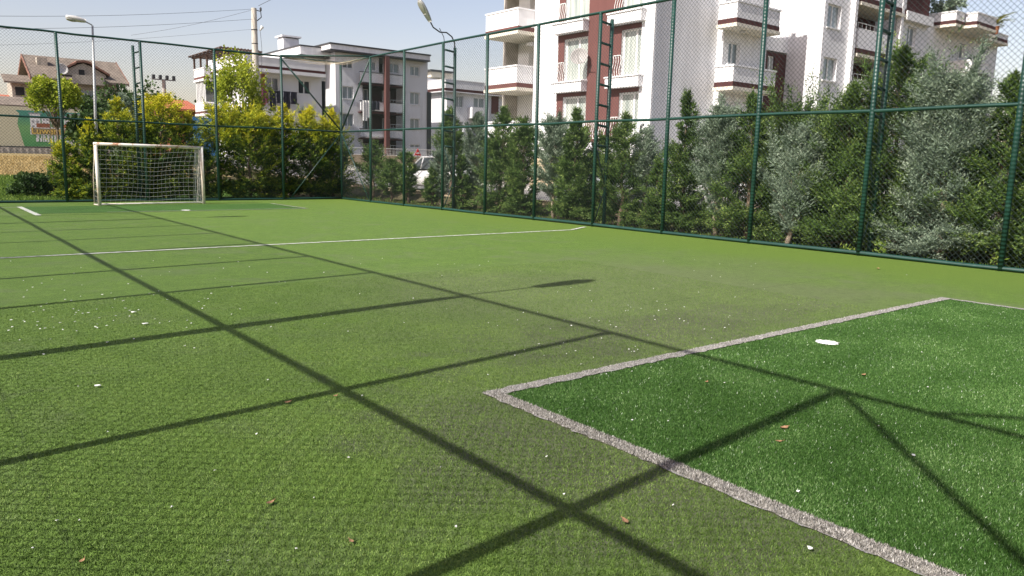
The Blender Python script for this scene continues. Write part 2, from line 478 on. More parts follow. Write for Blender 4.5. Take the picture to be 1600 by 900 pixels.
def raw_mesh(name, V, F, mat, parent=None, tint=None, local=False):
    """V (n,3) numpy, F (m,k) numpy faces of the same size"""
    me = bpy.data.meshes.new(name)
    V = np.asarray(V, dtype=np.float32)
    if parent is not None and not local:
        o_ = ORG[parent.name]; V = V - np.array([o_.x, o_.y, o_.z], dtype=np.float32)
    F = np.asarray(F, dtype=np.int32)
    k = F.shape[1]
    me.vertices.add(len(V)); me.vertices.foreach_set('co', V.ravel())
    me.loops.add(F.size); me.loops.foreach_set('vertex_index', F.ravel())
    me.polygons.add(len(F)); me.polygons.foreach_set('loop_start', np.arange(0, F.size, k, dtype=np.int32))
    try: me.polygons.foreach_set('loop_total', np.full(len(F), k, dtype=np.int32))
    except Exception: pass
    if tint is not None:
        a = me.attributes.new('tint', 'FLOAT', 'FACE'); a.data.foreach_set('value', np.asarray(tint, dtype=np.float32))
    me.materials.append(mat)
    me.update(calc_edges=True)
    o = bpy.data.objects.new(name, me)
    COL.objects.link(o)
    if parent is not None: o.parent = parent
    ORG[o.name] = ORG[parent.name] if parent is not None else Vector((0, 0, 0))
    return o

# ------------------------------------------------------------ terrain
def sm(t): t = max(0.0, min(1.0, t)); return t * t * (3 - 2 * t)
def tz(x, y):
    z = 1.55 * sm((y - 30.5) / 46)
    r = 0.34 + 1.25 * sm((y - 26) / 42)
    k = sm((x - 16.6) / 0.5)
    if y > 30.5: k = max(k * 1.0, 0)
    return z * (1 - k) + max(r, z) * k
def axis(a, b, st, far=None):
    return list(np.arange(a, b + 1e-6, st))
xs = [-900, -500, -300, -180, -110, -70, -45] + axis(-30, 60, 0.5) + [70, 90, 120, 180, 300, 500, 900]
ys = [-300, -100, -40] + axis(-20, 100, 1.0) + [120, 150, 200, 300, 500, 900, 1500]
def sheet(name, xs, ys, dz, mat):
    V = np.array([(x, y, tz(x, y) + dz) for y in ys for x in xs])
    nx = len(xs)
    F = np.array([(j * nx + i, j * nx + i + 1, (j + 1) * nx + i + 1, (j + 1) * nx + i) for j in range(len(ys) - 1) for i in range(nx - 1)])
    o = raw_mesh(name, V, F, mat)
    tag(o, kind='structure')
    return o
sheet('ground', xs, ys, -0.03, M['ground'])
sheet('lawn', axis(-30, 13, 0.5), axis(29.7, 47, 0.5), 0.0, M['lawn'])
sheet('dry_field', axis(-40, 16, 1.0), axis(47, 79, 1.0), 0.0, M['dryfield'])
sheet('planting_bed', axis(14.7, 16.7, 0.5), axis(-6, 30, 1.0), -0.005, M['bed'])
sheet('road', axis(17.5, 24.0, 0.5), axis(-20, 62, 1.0), 0.004, M['asphalt'])
mb = MB()
for i in range(-20, 62):
    for (xa, xb, hh) in ((17.36, 17.5, 0.02), (24.0, 24.15, 0.13)):
        z0, z1 = tz(xb, i), tz(xb, i + 1)
        mb.add([(xa, i, z0 - .2), (xb, i, z0 - .2), (xb, i + 1, z1 - .2), (xa, i + 1, z1 - .2), (xa, i, z0 + hh), (xb, i, z0 + hh), (xb, i + 1, z1 + hh), (xa, i + 1, z1 + hh)],
               [(4, 5, 6, 7), (0, 1, 5, 4), (1, 2, 6, 5), (2, 3, 7, 6), (3, 0, 4, 7)])
tag(mb.build('kerb', M['kerb']), kind='structure')
sheet('pavement', axis(24.15, 25.95, 0.45), axis(-20, 62, 1.0), 0.125, M['kerb'])

XR, XL, YF, YN = 14.48, -0.62, 29.41, -0.5
GXL, GXR, GYN, GYF = 3.16, 10.5, 0.75, 27.05
mb = MB(); mb.box(XL - .2, XR + .1, YN - .2, YF + .1, -0.2, 0.0)
tag(mb.build('turf_pitch', M['turf']), kind='structure')
BXL = 2.92
def sheetbox(name, x0, x1, y0, y1, z, mat):
    m = MB(); m.add([(x0, y0, z), (x1, y0, z), (x1, y1, z), (x0, y1, z)], [(0, 1, 2, 3)])
    return m.build(name, mat)
def wavy_strip(name, p0, p1, wd, z, mat, amp=0.016, seed=1, step=0.05):
    r = random.Random(seed)
    p0 = Vector((*p0, z)); p1 = Vector((*p1, z)); d = p1 - p0; n_ = max(2, int(d.length / step)); t = Vector((-d.y, d.x, 0)).normalized()
    vs = []; fs = []
    for i in range(n_ + 1):
        c = p0 + d * (i / n_)
        vs += [c + t * (wd / 2 + r.uniform(-amp, amp)), c - t * (wd / 2 + r.uniform(-amp, amp))]
        if i: fs.append((2 * i - 2, 2 * i - 1, 2 * i + 1, 2 * i))
    m = MB(); m.add(vs, fs); return m.build(name, mat)
tag(sheetbox('new_turf_patch', 3.2, 10.5, 0.4, 4.1, 0.004, M['turf_new']), kind='structure')
tag(sheetbox('far_turf_patch', 2.9, 10.5, 23.98, 27.2, 0.004, M['turf_new']), kind='structure')
def line(p0, p1, wd, z=0.008, seed=1, mat='line'): tag(wavy_strip('pitch_line', p0, p1, wd, z, M[mat], seed=seed), kind='structure')
line((3.16, 0.3), (3.16, 4.14), 0.115, seed=2)
line((3.10, 4.12), (10.56, 4.12), 0.115, 0.012, seed=3)
line((10.54, 4.06), (10.54, 0.3), 0.09, seed=4)
line((-0.6, 13.95), (13.2, 14.05), 0.10, seed=5, mat='linewhite')
line((13.2, 14.05), (14.1, 14.55), 0.09, 0.012, seed=15, mat='linewhite')
line((2.86, 23.3), (2.86, 27.2), 0.14, seed=6, mat='linewhite')
line((4.6, 23.98), (10.6, 23.98), 0.07, 0.012, seed=7)
line((10.54, 24.0), (10.54, 27.1), 0.07, seed=8)
line((1.2, 26.9), (2.8, 26.9), 0.08, seed=9)
def spot(x, y, r, seed):
    m = MB(); rr = random.Random(seed)
    k = 70
    m.add([(x, y, 0.02)] + [(x + math.cos(2 * PI * i / k) * r * rr.uniform(.80, 1.12), y + math.sin(2 * PI * i / k) * r * rr.uniform(.80, 1.12), 0.009 + rr.uniform(0, .004)) for i in range(k)],
          [(0, 1 + i, 1 + (i + 1) % k) for i in range(k)])
    tag(m.build('penalty_spot', M['flake']), kind='structure')
spot(6.74, 3.63, 0.105, 1); spot(6.78, 24.2, 0.14, 2)

# ------------------------------------------------------------ pile of the turf: short fibres near the camera
def blades(name, P, hgt, wid, mat, tint, lean=0.7, seed=0):
    r = np.random.default_rng(seed)
    n_ = len(P)
    az = r.uniform(0, 2 * PI, n_); ln = r.uniform(0.1, lean, n_); h = hgt * r.uniform(.6, 1.2, n_)
    d = np.stack([np.cos(az), np.sin(az), np.zeros(n_)], 1)
    az2 = r.uniform(0, 2 * PI, n_); s_ = np.stack([np.cos(az2), np.sin(az2), np.zeros(n_)], 1) * (wid * 0.5)
    top = P + d * (h * ln)[:, None]; top[:, 2] += h * np.sqrt(np.clip(1 - ln ** 2 * .6, .1, 1))
    V = np.stack([P - s_, P + s_, top], 1).reshape(-1, 3)
    F = np.arange(3 * n_).reshape(-1, 3)
    return raw_mesh(name, V, F, mat, tint=tint)
def in_view(P, m=30):
    q = P - np.array([0, 0, HC]); F_ = np.array(CF); d = q @ F_
    x = 800 + FPX * (q @ np.array(CR)) / np.maximum(d, .1); y = 450 - FPX * (q @ np.array(CU)) / np.maximum(d, .1)
    return (d > .3) & (x > -90) & (x < 1690) & (y < 1010)
def scatter(x0, x1, y0, y1, dens, seed, falloff=None):
    r = np.random.default_rng(seed)
    n_ = int((x1 - x0) * (y1 - y0) * dens)
    P = np.stack([r.uniform(x0, x1, n_), r.uniform(y0, y1, n_), np.zeros(n_)], 1)
    P = P[in_view(P)]
    D = np.hypot(P[:, 0], P[:, 1])
    if falloff: P = P[r.uniform(0, 1, len(P)) < np.clip((falloff / np.maximum(D, .1)) ** 1.6, 0, 1)]
    return P
def clump(P, s, seed):
    """cheap value noise for tint"""
    r = np.random.default_rng(seed); g = r.uniform(0, 1, (64, 64))
    u = (P[:, 0] / s) % 63; v = (P[:, 1] / s) % 63; i = u.astype(int); j = v.astype(int); a = u - i; b = v - j
    return g[i, j] * (1 - a) * (1 - b) + g[i + 1, j] * a * (1 - b) + g[i, j + 1] * (1 - a) * b + g[i + 1, j + 1] * a * b
P = scatter(3.22, 10.5, 0.5, 4.06, 42000, 11, 3.2); P[:, 2] = 0.004
rg = np.random.default_rng(1)
tag(blades('new_turf_pile', P, 0.015, 0.0048, L['turfnew'], np.clip(.15 + .45 * clump(P, .35, 3) + rg.normal(0, .27, len(P)), 0, 1), 0.9, 2),
    'long dark green artificial grass pile of the new goal area', 'artificial grass', kind='stuff')
P = scatter(-0.6, 9, 0.8, 9.5, 22000, 12, 3.2)
k = ~((P[:, 0] > 3.1) & (P[:, 1] < 4.17)); P = P[k]
tag(blades('old_turf_pile', P, 0.012, 0.0045, L['turfblade'], np.clip(.2 + .4 * clump(P, .5, 4) + rg.normal(0, .2, len(P)), 0, 1), 0.9, 3),
    'short flattened olive green artificial grass pile of the worn pitch', 'artificial grass', kind='stuff')
P = np.concatenate([scatter(3.105, 3.22, 0.4, 4.15, 42000, 13), scatter(3.1, 10.5, 4.065, 4.18, 30000, 14, 4.0)])
P[:, 2] = 0.008
tag(blades('white_line_pile', P, 0.014, 0.005, L['lineblade'], np.clip(.45 + rg.normal(0, .27, len(P)), 0, 1), 0.9, 5),
    'fraying white fibres of the goal area line', 'artificial grass', kind='stuff')

# ------------------------------------------------------------ fences
MR, TR = 2.745, 5.48
def diag_wires(a, b, H, nrm, pitch=0.10, r=0.0031, z0=0.04):
    """chain link wires in the vertical plane from a to b"""
    a = np.array(a, float); b = np.array(b, float); Ln = np.linalg.norm(b - a); u = (b - a) / Ln
    n_ = np.array(nrm, float); up = np.array([0, 0, 1.0]); segs = []
    for sgn in (1, -1):
        for c in np.arange(-H, Ln + H, pitch):
            s0, s1, h0, h1 = c, c + sgn * H, z0, H
            def at(s): return z0 + (s - c) * sgn * (H - z0) / H
            lo, hi = min(s0, s1), max(s0, s1); lo, hi = max(lo, 0), min(hi, Ln)
            if hi - lo < .02: continue
            segs.append((a + u * lo + up * at(lo) + n_ * r * sgn, a + u * hi + up * at(hi) + n_ * r * sgn))
    segs = np.array(segs)
    d = segs[:, 1] - segs[:, 0]; d /= np.linalg.norm(d, axis=1)[:, None]
    e = np.cross(d, n_); V = []
    for q in (0, 2 * PI / 3, 4 * PI / 3):
        o_ = (e * math.cos(q) + n_ * math.sin(q)) * r
        V += [segs[:, 0] + o_, segs[:, 1] + o_]
    V = np.stack(V, 1).reshape(-1, 3); base = np.arange(len(segs))[:, None] * 6
    F = np.concatenate([base + np.array(q) for q in ([0, 1, 3, 2], [2, 3, 5, 4], [4, 5, 1, 0])])
    return V, F
def base_k(k): return YF - 2.4585 * k - [0, 0.023, 0.082, 0.141, 0.102, 0.047, 0.02, -0.04, -0.045, -0.043, -0.034, -0.02, 0][k]
SY = [base_k(k) for k in range(0, 13)]           # post positions along both long fences
LY = [27.3, 25.1, 22.9, 20.6, 18.32, 16.15, 13.8, 11.5, 9.27, 6.93, 4.52, 2.165]     # posts of the left fence
BX = [XR - 2.5032 * k for k in range(0, 7)]; BX[6] = XL
rr = random.Random(5)
def post(p, parent, r=0.050, top=TR):
    m = MB(); m.tube([(p[0], p[1], -0.05), (p[0] + rr.uniform(-.01, .01), p[1] + rr.uniform(-.01, .01), top / 2), (p[0] + rr.uniform(-.012, .012), p[1], top)], r, 10)
    m.build('post', M['pipe'], parent, smooth=True)
def rail(a, b, parent, name, r=0.026, n=16, sag=0.012):
    a, b = Vector(a), Vector(b)
    pts = [a.lerp(b, i / n) + Vector((0, 0, rr.uniform(-sag, sag) if 0 < i < n else 0)) for i in range(n + 1)]
    MB().tube(pts, r, 8).build(name, M['pipe'], parent, smooth=True)
def pipe(a, b, parent, name='brace', r=0.030):
    return MB().tube([a, b], r, 8).build(name, M['pipe'], parent, smooth=True)
def fence(label, a, b, posts, nrm, org):
    t = thing('chain_link_fence', label, 'fence', org)
    for p in posts: post(p, t)
    rail((a[0], a[1], TR), (b[0], b[1], TR), t, 'top_rail', 0.035)
    rail((a[0], a[1], MR), (b[0], b[1], MR), t, 'middle_rail', 0.033)
    rail((a[0], a[1], 0.05), (b[0], b[1], 0.05), t, 'bottom_rail', 0.038)
    V, F = diag_wires((a[0], a[1], 0), (b[0], b[1], 0), TR, nrm)
    raw_mesh('wire_mesh', V, F, M['mesh'], t)
    return t
f_side = fence('tall green pipe and wire fence along the right side, in front of the cypress row', (XR, YF), (XR, SY[12]), [(XR, y) for y in SY[:12]], (1, 0, 0), (XR, 14, 0))
f_far = fence('tall green pipe and wire fence across the far end, behind the goal', (XR - .04, YF), (XL, YF), [(x, YF) for x in BX[1:]], (0, 1, 0), (7, YF, 0))
f_left = fence('green pipe and wire fence beside the camera whose long shadow lies on the turf', (XL, YF - .05), (XL, YN), [(XL, y) for y in LY] + [(XL, YN)], (1, 0, 0), (XL, 14, 0))
f_near = fence('green pipe and wire fence at the near end, behind the camera', (XL + .05, YN), (XR, YN), [(XL + 2.5 * k, YN) for k in range(1, 6)], (0, 1, 0), (7, YN, 0))
# corner braces
pipe((BX[1], YF, TR - .05), (XR, YF, MR + .03), f_far)
pipe((XR, YF, MR - .05), (BX[1] + .3, YF, 0.1), f_far, r=0.02)
pipe((XR, SY[1], TR - .05), (XR, YF, MR + .03), f_side)
pipe((XR, YF, MR - .05), (XR, SY[1] + .15, 0.1), f_side, r=0.02)
pipe((BX[1], YF, TR + .035), (XR, SY[1], TR + .035), f_far, 'corner_tie')
pipe((XL, 2.15, TR - .03), (XL, YN, MR + .03), f_left)
pipe((XL, 1.50, TR + .035), (XL + 1.9, YN, TR + .035), f_left, 'corner_tie')
# net over the far corner
m = MB(); c0 = Vector((XR, YF, TR)); ca = Vector((BX[1], YF, TR)); cb = Vector((XR, SY[1], TR))
for i in range(1, 18):
    s_ = i / 18
    for (o_, e_, d_) in ((c0, ca, cb), (c0, cb, ca)):
        p = o_.lerp(e_, s_); q = d_.lerp(e_, s_)
        pts = [p.lerp(q, j / 5) - Vector((0, 0, .22 * math.sin(PI * j / 5) * math.sin(PI * s_) + rr.uniform(0, .03))) for j in range(6)]
        m.tube(pts, 0.0035, 3, False)
m.build('corner_net', M['netbeige'], f_far)
# ladder masts
def mast(parent_fence, x, y, out, label, lamp=True, top=TR - .12, group='ladder masts on the fences'):
    """a second post set outside the fence, joined by rungs, a lamp on top"""
    t = thing('ladder_mast', label, 'mast', (x + out * .42, y, 0), 0, group)
    xb = x + out * .42
    MB().tube([(xb, y, -0.05), (xb, y, top)], 0.052, 10).build('back_post', M['pipe'], t, smooth=True)
    zz = top - .1
    k = 0
    while zz > MR - .75:
        MB().tube([(x + out * .04, y, zz), (xb, y, zz - .04)], 0.033, 8).build('rung', M['pipe'], t, smooth=True)
        zz -= 0.52
    zz += .52
    MB().tube([(x + out * .04, y, zz - .1), (xb, y, zz - 1.15)], 0.018, 8).build('brace', M['pipe'], t, smooth=True)
    MB().tube([(xb, y, zz - 1.15), (x + out * .04, y, .12)], 0.018, 8).build('brace', M['pipe'], t, smooth=True)
    if lamp:
        # swan-neck arm that starts at the back post, bows over the fence and rises to the lamp head
        pts = [(xb, y, top - .05), (xb - out * .02, y, top + .16), (xb - out * .13, y, top + .34), (xb - out * .34, y, top + .45), (xb - out * .60, y + .0, top + .43),
               (xb - out * .86, y, top + .55), (xb - out * .98, y, top + .72)]
        MB().tube(pts, 0.022, 8).build('lamp_arm', M['darkmetal'], t, smooth=True)
        MB().tube([(x, y, top + .12), (x - out * .03, y, top + .3), (x - out * .2, y, top + .55)], 0.012, 6).build('lamp_cable', M['wire'], t, smooth=True)
        hd = Vector((-out * .45, 0, .66)).normalized(); c = Vector(pts[-1]); sd_ = Vector((0, 1, 0)); nn = hd.cross(sd_).normalized()
        if nn.x * out > 0: nn = -nn          # the glass looks into the pitch
        def head(mb_, a0, a1, wmax, th, off):
            k0 = len(mb_.v); n_ = 12; seg = 10
            for i in range(seg + 1):
                u = i / seg; wd = wmax * (0.35 + .65 * math.sin(PI * min(1, u * .62 + .12))) * (1 if u < .9 else .75); 
                if i == seg: wd *= .35
                tt = th * (0.5 + .5 * math.sin(PI * u)); cc = c + hd * (a0 + (a1 - a0) * u) + nn * off
                for j in range(n_):
                    q = 2 * PI * j / n_; mb_.v.append(tuple(cc + sd_ * math.cos(q) * wd + nn * math.sin(q) * tt))
            for i in range(seg):
                for j in range(n_):
                    mb_.f.append((k0 + i * n_ + j, k0 + i * n_ + (j + 1) % n_, k0 + (i + 1) * n_ + (j + 1) % n_, k0 + (i + 1) * n_ + j))
            mb_.f.append(tuple(k0 + j for j in range(n_))); mb_.f.append(tuple(k0 + seg * n_ + j for j in range(n_)))
        m1 = MB(); head(m1, -.02, .78, .15, .075, 0); h_ = m1.build('lamp_head', M['grey'], t, smooth=True)
        m2 = MB(); head(m2, .26, .72, .125, .04, .052); m2.build('lamp_glass', M['glasslamp'], h_, smooth=True)
    return t
mast(f_side, XR, SY[3] - .05, 1, 'green ladder mast with a swan neck floodlight, on the right fence near the far corner')
mast(f_side, XR, SY[6], 1, 'green ladder mast without a lamp, middle of the right fence beside the halfway line', lamp=False)
mast(f_side, XR, SY[9], 1, 'green ladder mast at the largest cypress, nearest on the right fence', lamp=False, top=TR + .4)
mast(f_far, BX[3] + .02, YF, 1, 'placeholder', lamp=False) if False else None
t = thing('ladder_mast', 'narrow green ladder mast behind the goal on the far fence', 'mast', (BX[3] - .2, YF + .3, 0), 0, 'ladder masts on the fences')
xb, yb = BX[3] - .13, YF + .40
MB().tube([(xb, yb, -.05), (xb, yb, TR - .12)], 0.05, 10).build('back_post', M['pipe'], t, smooth=True)
zz = TR - .35
while zz > .5:
    MB().tube([(BX[3] - .03, YF + .03, zz), (xb, yb, zz - .03)], 0.028, 8).build('rung', M['pipe'], t, smooth=True); zz -= .52
mast(f_left, XL, 6.98, -1, 'green ladder mast beside the camera whose lamp casts the oval shadow on the turf')
mast(f_left, XL, 20.65, -1, 'green ladder mast of the left fence casting a lamp shadow before the goal')
mast(f_left, XL, 13.75, -1, 'green ladder mast without lamp on the left fence at the halfway line', lamp=False)

# ------------------------------------------------------------ goal
gA = Vector((5.0, 27.05, 0)); gB = Vector((8.36, 27.62, 0))
gdir = (gB - gA).normalized(); gn = Vector((-gdir.y, gdir.x, 0)); GW = (gB - gA).length; GH = 1.93
gt = thing('football_goal', 'small white football goal with chipped paint and sagging net, at the far fence', 'goal', tuple(gA))
def G(u, v, z): return gA + gdir * u + gn * v * .45 + Vector((0, 0, z))
MB().tube([G(-.0, 0, 0), G(-.02, 0, GH)], .052, 12).build('goal_post', M['goal'], gt, smooth=True)
MB().tube([G(GW, 0, 0), G(GW - .01, 0, GH)], .052, 12).build('goal_post', M['goal'], gt, smooth=True)
MB().tube([G(-.07, 0, GH), G(GW + .045, 0, GH - .02)], .05, 12).build('crossbar', M['goal'], gt, smooth=True)
for u in (0, GW):
    MB().tube([G(u, .03, GH - .08), G(u, .38, GH - .14), G(u, .85, .9), G(u, 1.0, .03)], .011, 8).build('net_support', M['goal'], gt, smooth=True)
    MB().tube([G(u, .03, .03), G(u, 1.0, .03)], .02, 8).build('net_support', M['goal'], gt, smooth=True)
MB().tube([G(0, 1.0, .03), G(GW, 1.0, .03)], .022, 8).build('ground_bar', M['goal'], gt, smooth=True)
m = MB(); rn = random.Random(3)
def netp(u, v):       # u across, v from crossbar (0) to ground (1)
    bk = (0.12 + .38 * min(1, v * 4) if v < .25 else .5 + .45 * ((v - .25) / .75) ** .8)
    z = (GH - .03) * (1 - v) ** 1.0 if v > .0 else GH - .03
    s_ = math.sin(PI * u)
    return G(GW * u + .10 * math.sin(2 * PI * u) * math.sin(PI * v), bk - .16 * s_ * math.sin(PI * v) ** .7 * .8 + .04 * math.sin(7 * u + 3 * v), max(.02, z - .10 * s_ * (1 - v) * min(1, v * 6) + .03 * math.sin(9 * u) * s_))
NU, NV = 22, 13
for i in range(NU + 1):
    m.tube([netp(i / NU, j / 14) for j in range(15)], 00.0034, 3, False)
for j in range(NV + 1):
    m.tube([netp(i / 24, j / NV) for i in range(25)], 00.0034, 3, False)
for u in (0.004, .996):
    for i in range(1, 9):
        a = netp(u, 0.04 + i / 9 * .9); m.tube([G(GW * u, .02, a.z), (a + G(GW * u, .02, a.z)) / 2 - Vector((0, 0, .04)), a], 0.0034, 3, False)
    for i in range(1, 6):
        m.tube([G(GW * u, .09 * i, GH - .1), G(GW * u, .12 * i, .9), G(GW * u, .16 * i, .02)], 0.0034, 3, False)
m.build('net', M['netwhite'], gt)
m = MB()
for i in range(10):                         # bunched net hanging at the right post and lying on the ground
    a = GW - .06 - rn.uniform(0, .16)
    m.tube([G(a, .1 + rn.uniform(0, .1), GH - .05), G(a + rn.uniform(-.05, .05), .15, 1.2), G(a + rn.uniform(-.06, .06), .2, .6), G(a + rn.uniform(-.12, .1), .25, .03)], .006, 3, False)
for i in range(10):
    m.tube([G(k * GW / 12 + rn.uniform(-.05, .05), .25 + .25 * math.sin(k * .9 + i) * .3 + rn.uniform(-.12, .12), .03 + rn.uniform(0, .03)) for k in range(13)], .006, 3, False)
m.build('net_bunch', M['netwhite'], gt)

# ------------------------------------------------------------ foliage
def unit(v): return v / np.maximum(np.linalg.norm(v, axis=1)[:, None], 1e-6)
def sprigs(P, D, ln, wd, seed, flat=0.5):
    """narrow pointed quads at P along D"""
    r = np.random.default_rng(seed); n_ = len(P)
    s_ = unit(np.cross(D, r.normal(0, 1, (n_, 3)) * flat + np.array([0, 0, 1.0]) * (1 - flat)))
    l = ln * r.uniform(.6, 1.3, n_)[:, None]; w_ = wd * r.uniform(.7, 1.3, n_)[:, None]
    V = np.stack([P, P + D * l * .45 + s_ * w_ * .5, P + D * l, P + D * l * .5 - s_ * w_ * .5], 1).reshape(-1, 3)
    return V, np.arange(4 * n_).reshape(-1, 4)
def conifer(label, x, y, h, rad, kind='green', n=5200, z0=None, bare=0.06, lean=(0, 0), seed=1, prof='cone', group='cypress trees planted along the right fence', clip=None, sl=0.15, sw=0.036, cat='cypress tree', name='cypress_tree', gold=0.0, trunkmat='bark'):
    z = tz(x, y) if z0 is None else z0
    r = np.random.default_rng(seed)
    t = thing(name, label, cat, (x, y, z), 0, group)
    m = MB(); k = 7
    m.tube([(x + lean[0] * (i / k) + .03 * math.sin(i * 1.7 + seed), y + lean[1] * (i / k) + .03 * math.cos(i * 2.1 + seed), z - .05 + h * .93 * i / k) for i in range(k + 1)],
           [max(.006, (.035 + .012 * h) * (1 - i / (k + .4))) for i in range(k + 1)], 8)
    nb = int(44 * h + 40)
    tb = bare + (1 - bare) * r.uniform(0, 1, nb) ** 1.05
    if prof == 'cone': pr = np.clip((1 - tb) ** .72 * 1.15 * (0.55 + .45 * np.clip((tb - bare) / .12, 0, 1)) + .05, .05, 1)
    elif prof == 'column': pr = np.clip(np.sin(np.clip((tb - bare) / (1 - bare), 0, 1) ** .75 * PI * .97) ** .55 * .95 + .05, .08, 1)
    else: pr = np.clip((1 - tb) ** .5 * 1.1, .08, 1)
    lump = r.uniform(.62, 1.18, nb)
    if bare < .07:
        ns_ = nb // 5; tb[:ns_] = r.uniform(.015, .16, ns_); pr[:ns_] = r.uniform(.75, 1.0, ns_)
    az = r.uniform(0, 2 * PI, nb); Lb = rad * pr * lump
    up = r.uniform(.25, .8, nb) if kind != 'blue' else r.uniform(.35, 1.1, nb)
    if bare < .07: up[:nb // 5] = r.uniform(-.12, .22, nb // 5)
    spk = (r.uniform(0, 1, nb) < .13) & (tb > .2)
    up = np.where(spk, r.uniform(1.3, 2.8, nb), up); Lb = np.where(spk, Lb * r.uniform(1.0, 1.5, nb) + .08 * h * (1 - tb), Lb)
    base = np.stack([x + lean[0] * tb, y + lean[1] * tb, z + h * tb * .95], 1)
    d = unit(np.stack([np.cos(az), np.sin(az), up], 1))
    # fronds: flat feathered sprays carried on each branch, then side shoots along each frond
    K = 11
    nfr = max(nb, n // K)
    per = np.maximum(2, (nfr * Lb / Lb.sum()).astype(int)); idx = np.repeat(np.arange(nb), per); nn = len(idx)
    s_ = r.uniform(0.22, 1, nn) ** .75
    curve = np.zeros((nn, 3)); curve[:, 2] = (s_ ** 2) * (.12 if kind != 'blue' else .2) * Lb[idx]
    side = unit(np.cross(d[idx], np.array([0, 0, 1.0]) + r.normal(0, .25, (nn, 3))))
    sg = np.sign(r.uniform(-1, 1, nn))
    O = base[idx] + d[idx] * (s_ * Lb[idx])[:, None] + curve + side * (r.uniform(-.5, .5, nn) * (1.1 - s_) * .6 * Lb[idx])[:, None] + r.normal(0, .02, (nn, 3))
    A = unit(d[idx] * 1.0 + side * (sg * r.uniform(.1, 1.1, nn))[:, None] + np.array([0, 0, .30 if kind != 'blue' else .55]) + r.normal(0, .22, (nn, 3)))
    fl = np.clip(.55 * Lb[idx], .12, .42) * r.uniform(.6, 1.25, nn)
    nt_ = max(16, nfr // 26); q = r.uniform(.80, .99, nt_)
    Ot = np.stack([x + lean[0] * q + r.normal(0, .03, nt_), y + lean[1] * q + r.normal(0, .03, nt_), z + h * q], 1)
    At = unit(r.normal(0, .42, (nt_, 3)) + np.array([0, 0, 1.0]))
    O = np.concatenate([O, Ot]); A = np.concatenate([A, At]); fl = np.concatenate([fl, r.uniform(.08, .22, nt_)]); out_ = np.concatenate([s_, np.ones(nt_)])
    if clip:          # branches flattened against the fence they grow behind
        ax_i, lim = clip; dd = O[:, ax_i] - lim; O[:, ax_i] = np.where(dd < .25, lim + .02 + .23 * np.exp(np.minimum(dd - .25, 0) * 2.2), O[:, ax_i])
        A[:, ax_i] = np.where(dd < .3, np.abs(A[:, ax_i]) * .15, A[:, ax_i]); A = unit(A)
    br = np.concatenate([r.normal(0, .10, nb)[idx], np.zeros(nt_)]) + r.normal(0, .09, len(O))
    Bv = unit(np.cross(A, unit(np.array([0, 0, 1.0]) + r.normal(0, .5, (len(O), 3)))))
    tt = np.linspace(0.0, 1.0, K)
    jj = np.tile(tt, len(O)); fi = np.repeat(np.arange(len(O)), K); lr = np.tile(np.where(np.arange(K) % 2 == 0, 1.0, -1.0), len(O)); lr[K - 1::K] = 0
    P = O[fi] + A[fi] * (jj * fl[fi])[:, None] - np.array([0, 0, .10]) * (jj ** 2 * fl[fi])[:, None]
    D = unit(A[fi] * .75 + Bv[fi] * (lr * .75)[:, None] + r.normal(0, .18, (len(P), 3)))
    out = out_[fi]
    P[:, 2] = np.maximum(P[:, 2], z + .03)
    if clip: P[:, clip[0]] = np.maximum(P[:, clip[0]], clip[1])
    V, F = sprigs(P, D, sl, sw, seed, .5)
    # shoots shorten towards the tip of the frond
    V4 = V.reshape(-1, 4, 3); V4 = V4[:, :1] + (V4 - V4[:, :1]) * (1.15 - .65 * jj)[:, None, None]; V = V4.reshape(-1, 3)
    br = br[fi]
    hh = (P[:, 2] - z) / h
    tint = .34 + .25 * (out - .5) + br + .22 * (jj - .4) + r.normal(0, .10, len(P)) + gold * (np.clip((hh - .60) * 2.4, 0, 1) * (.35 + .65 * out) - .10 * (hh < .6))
    for i in range(0, nb, 2):
        if clip and (base[i] + d[i] * Lb[i] * .8)[clip[0]] < clip[1]: continue
        m.tube([base[i], base[i] + d[i] * Lb[i] * .8], [.012, .004], 4, False)
    m.build('trunk', M[trunkmat], t, smooth=True)
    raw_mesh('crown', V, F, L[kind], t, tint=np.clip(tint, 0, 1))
    return t
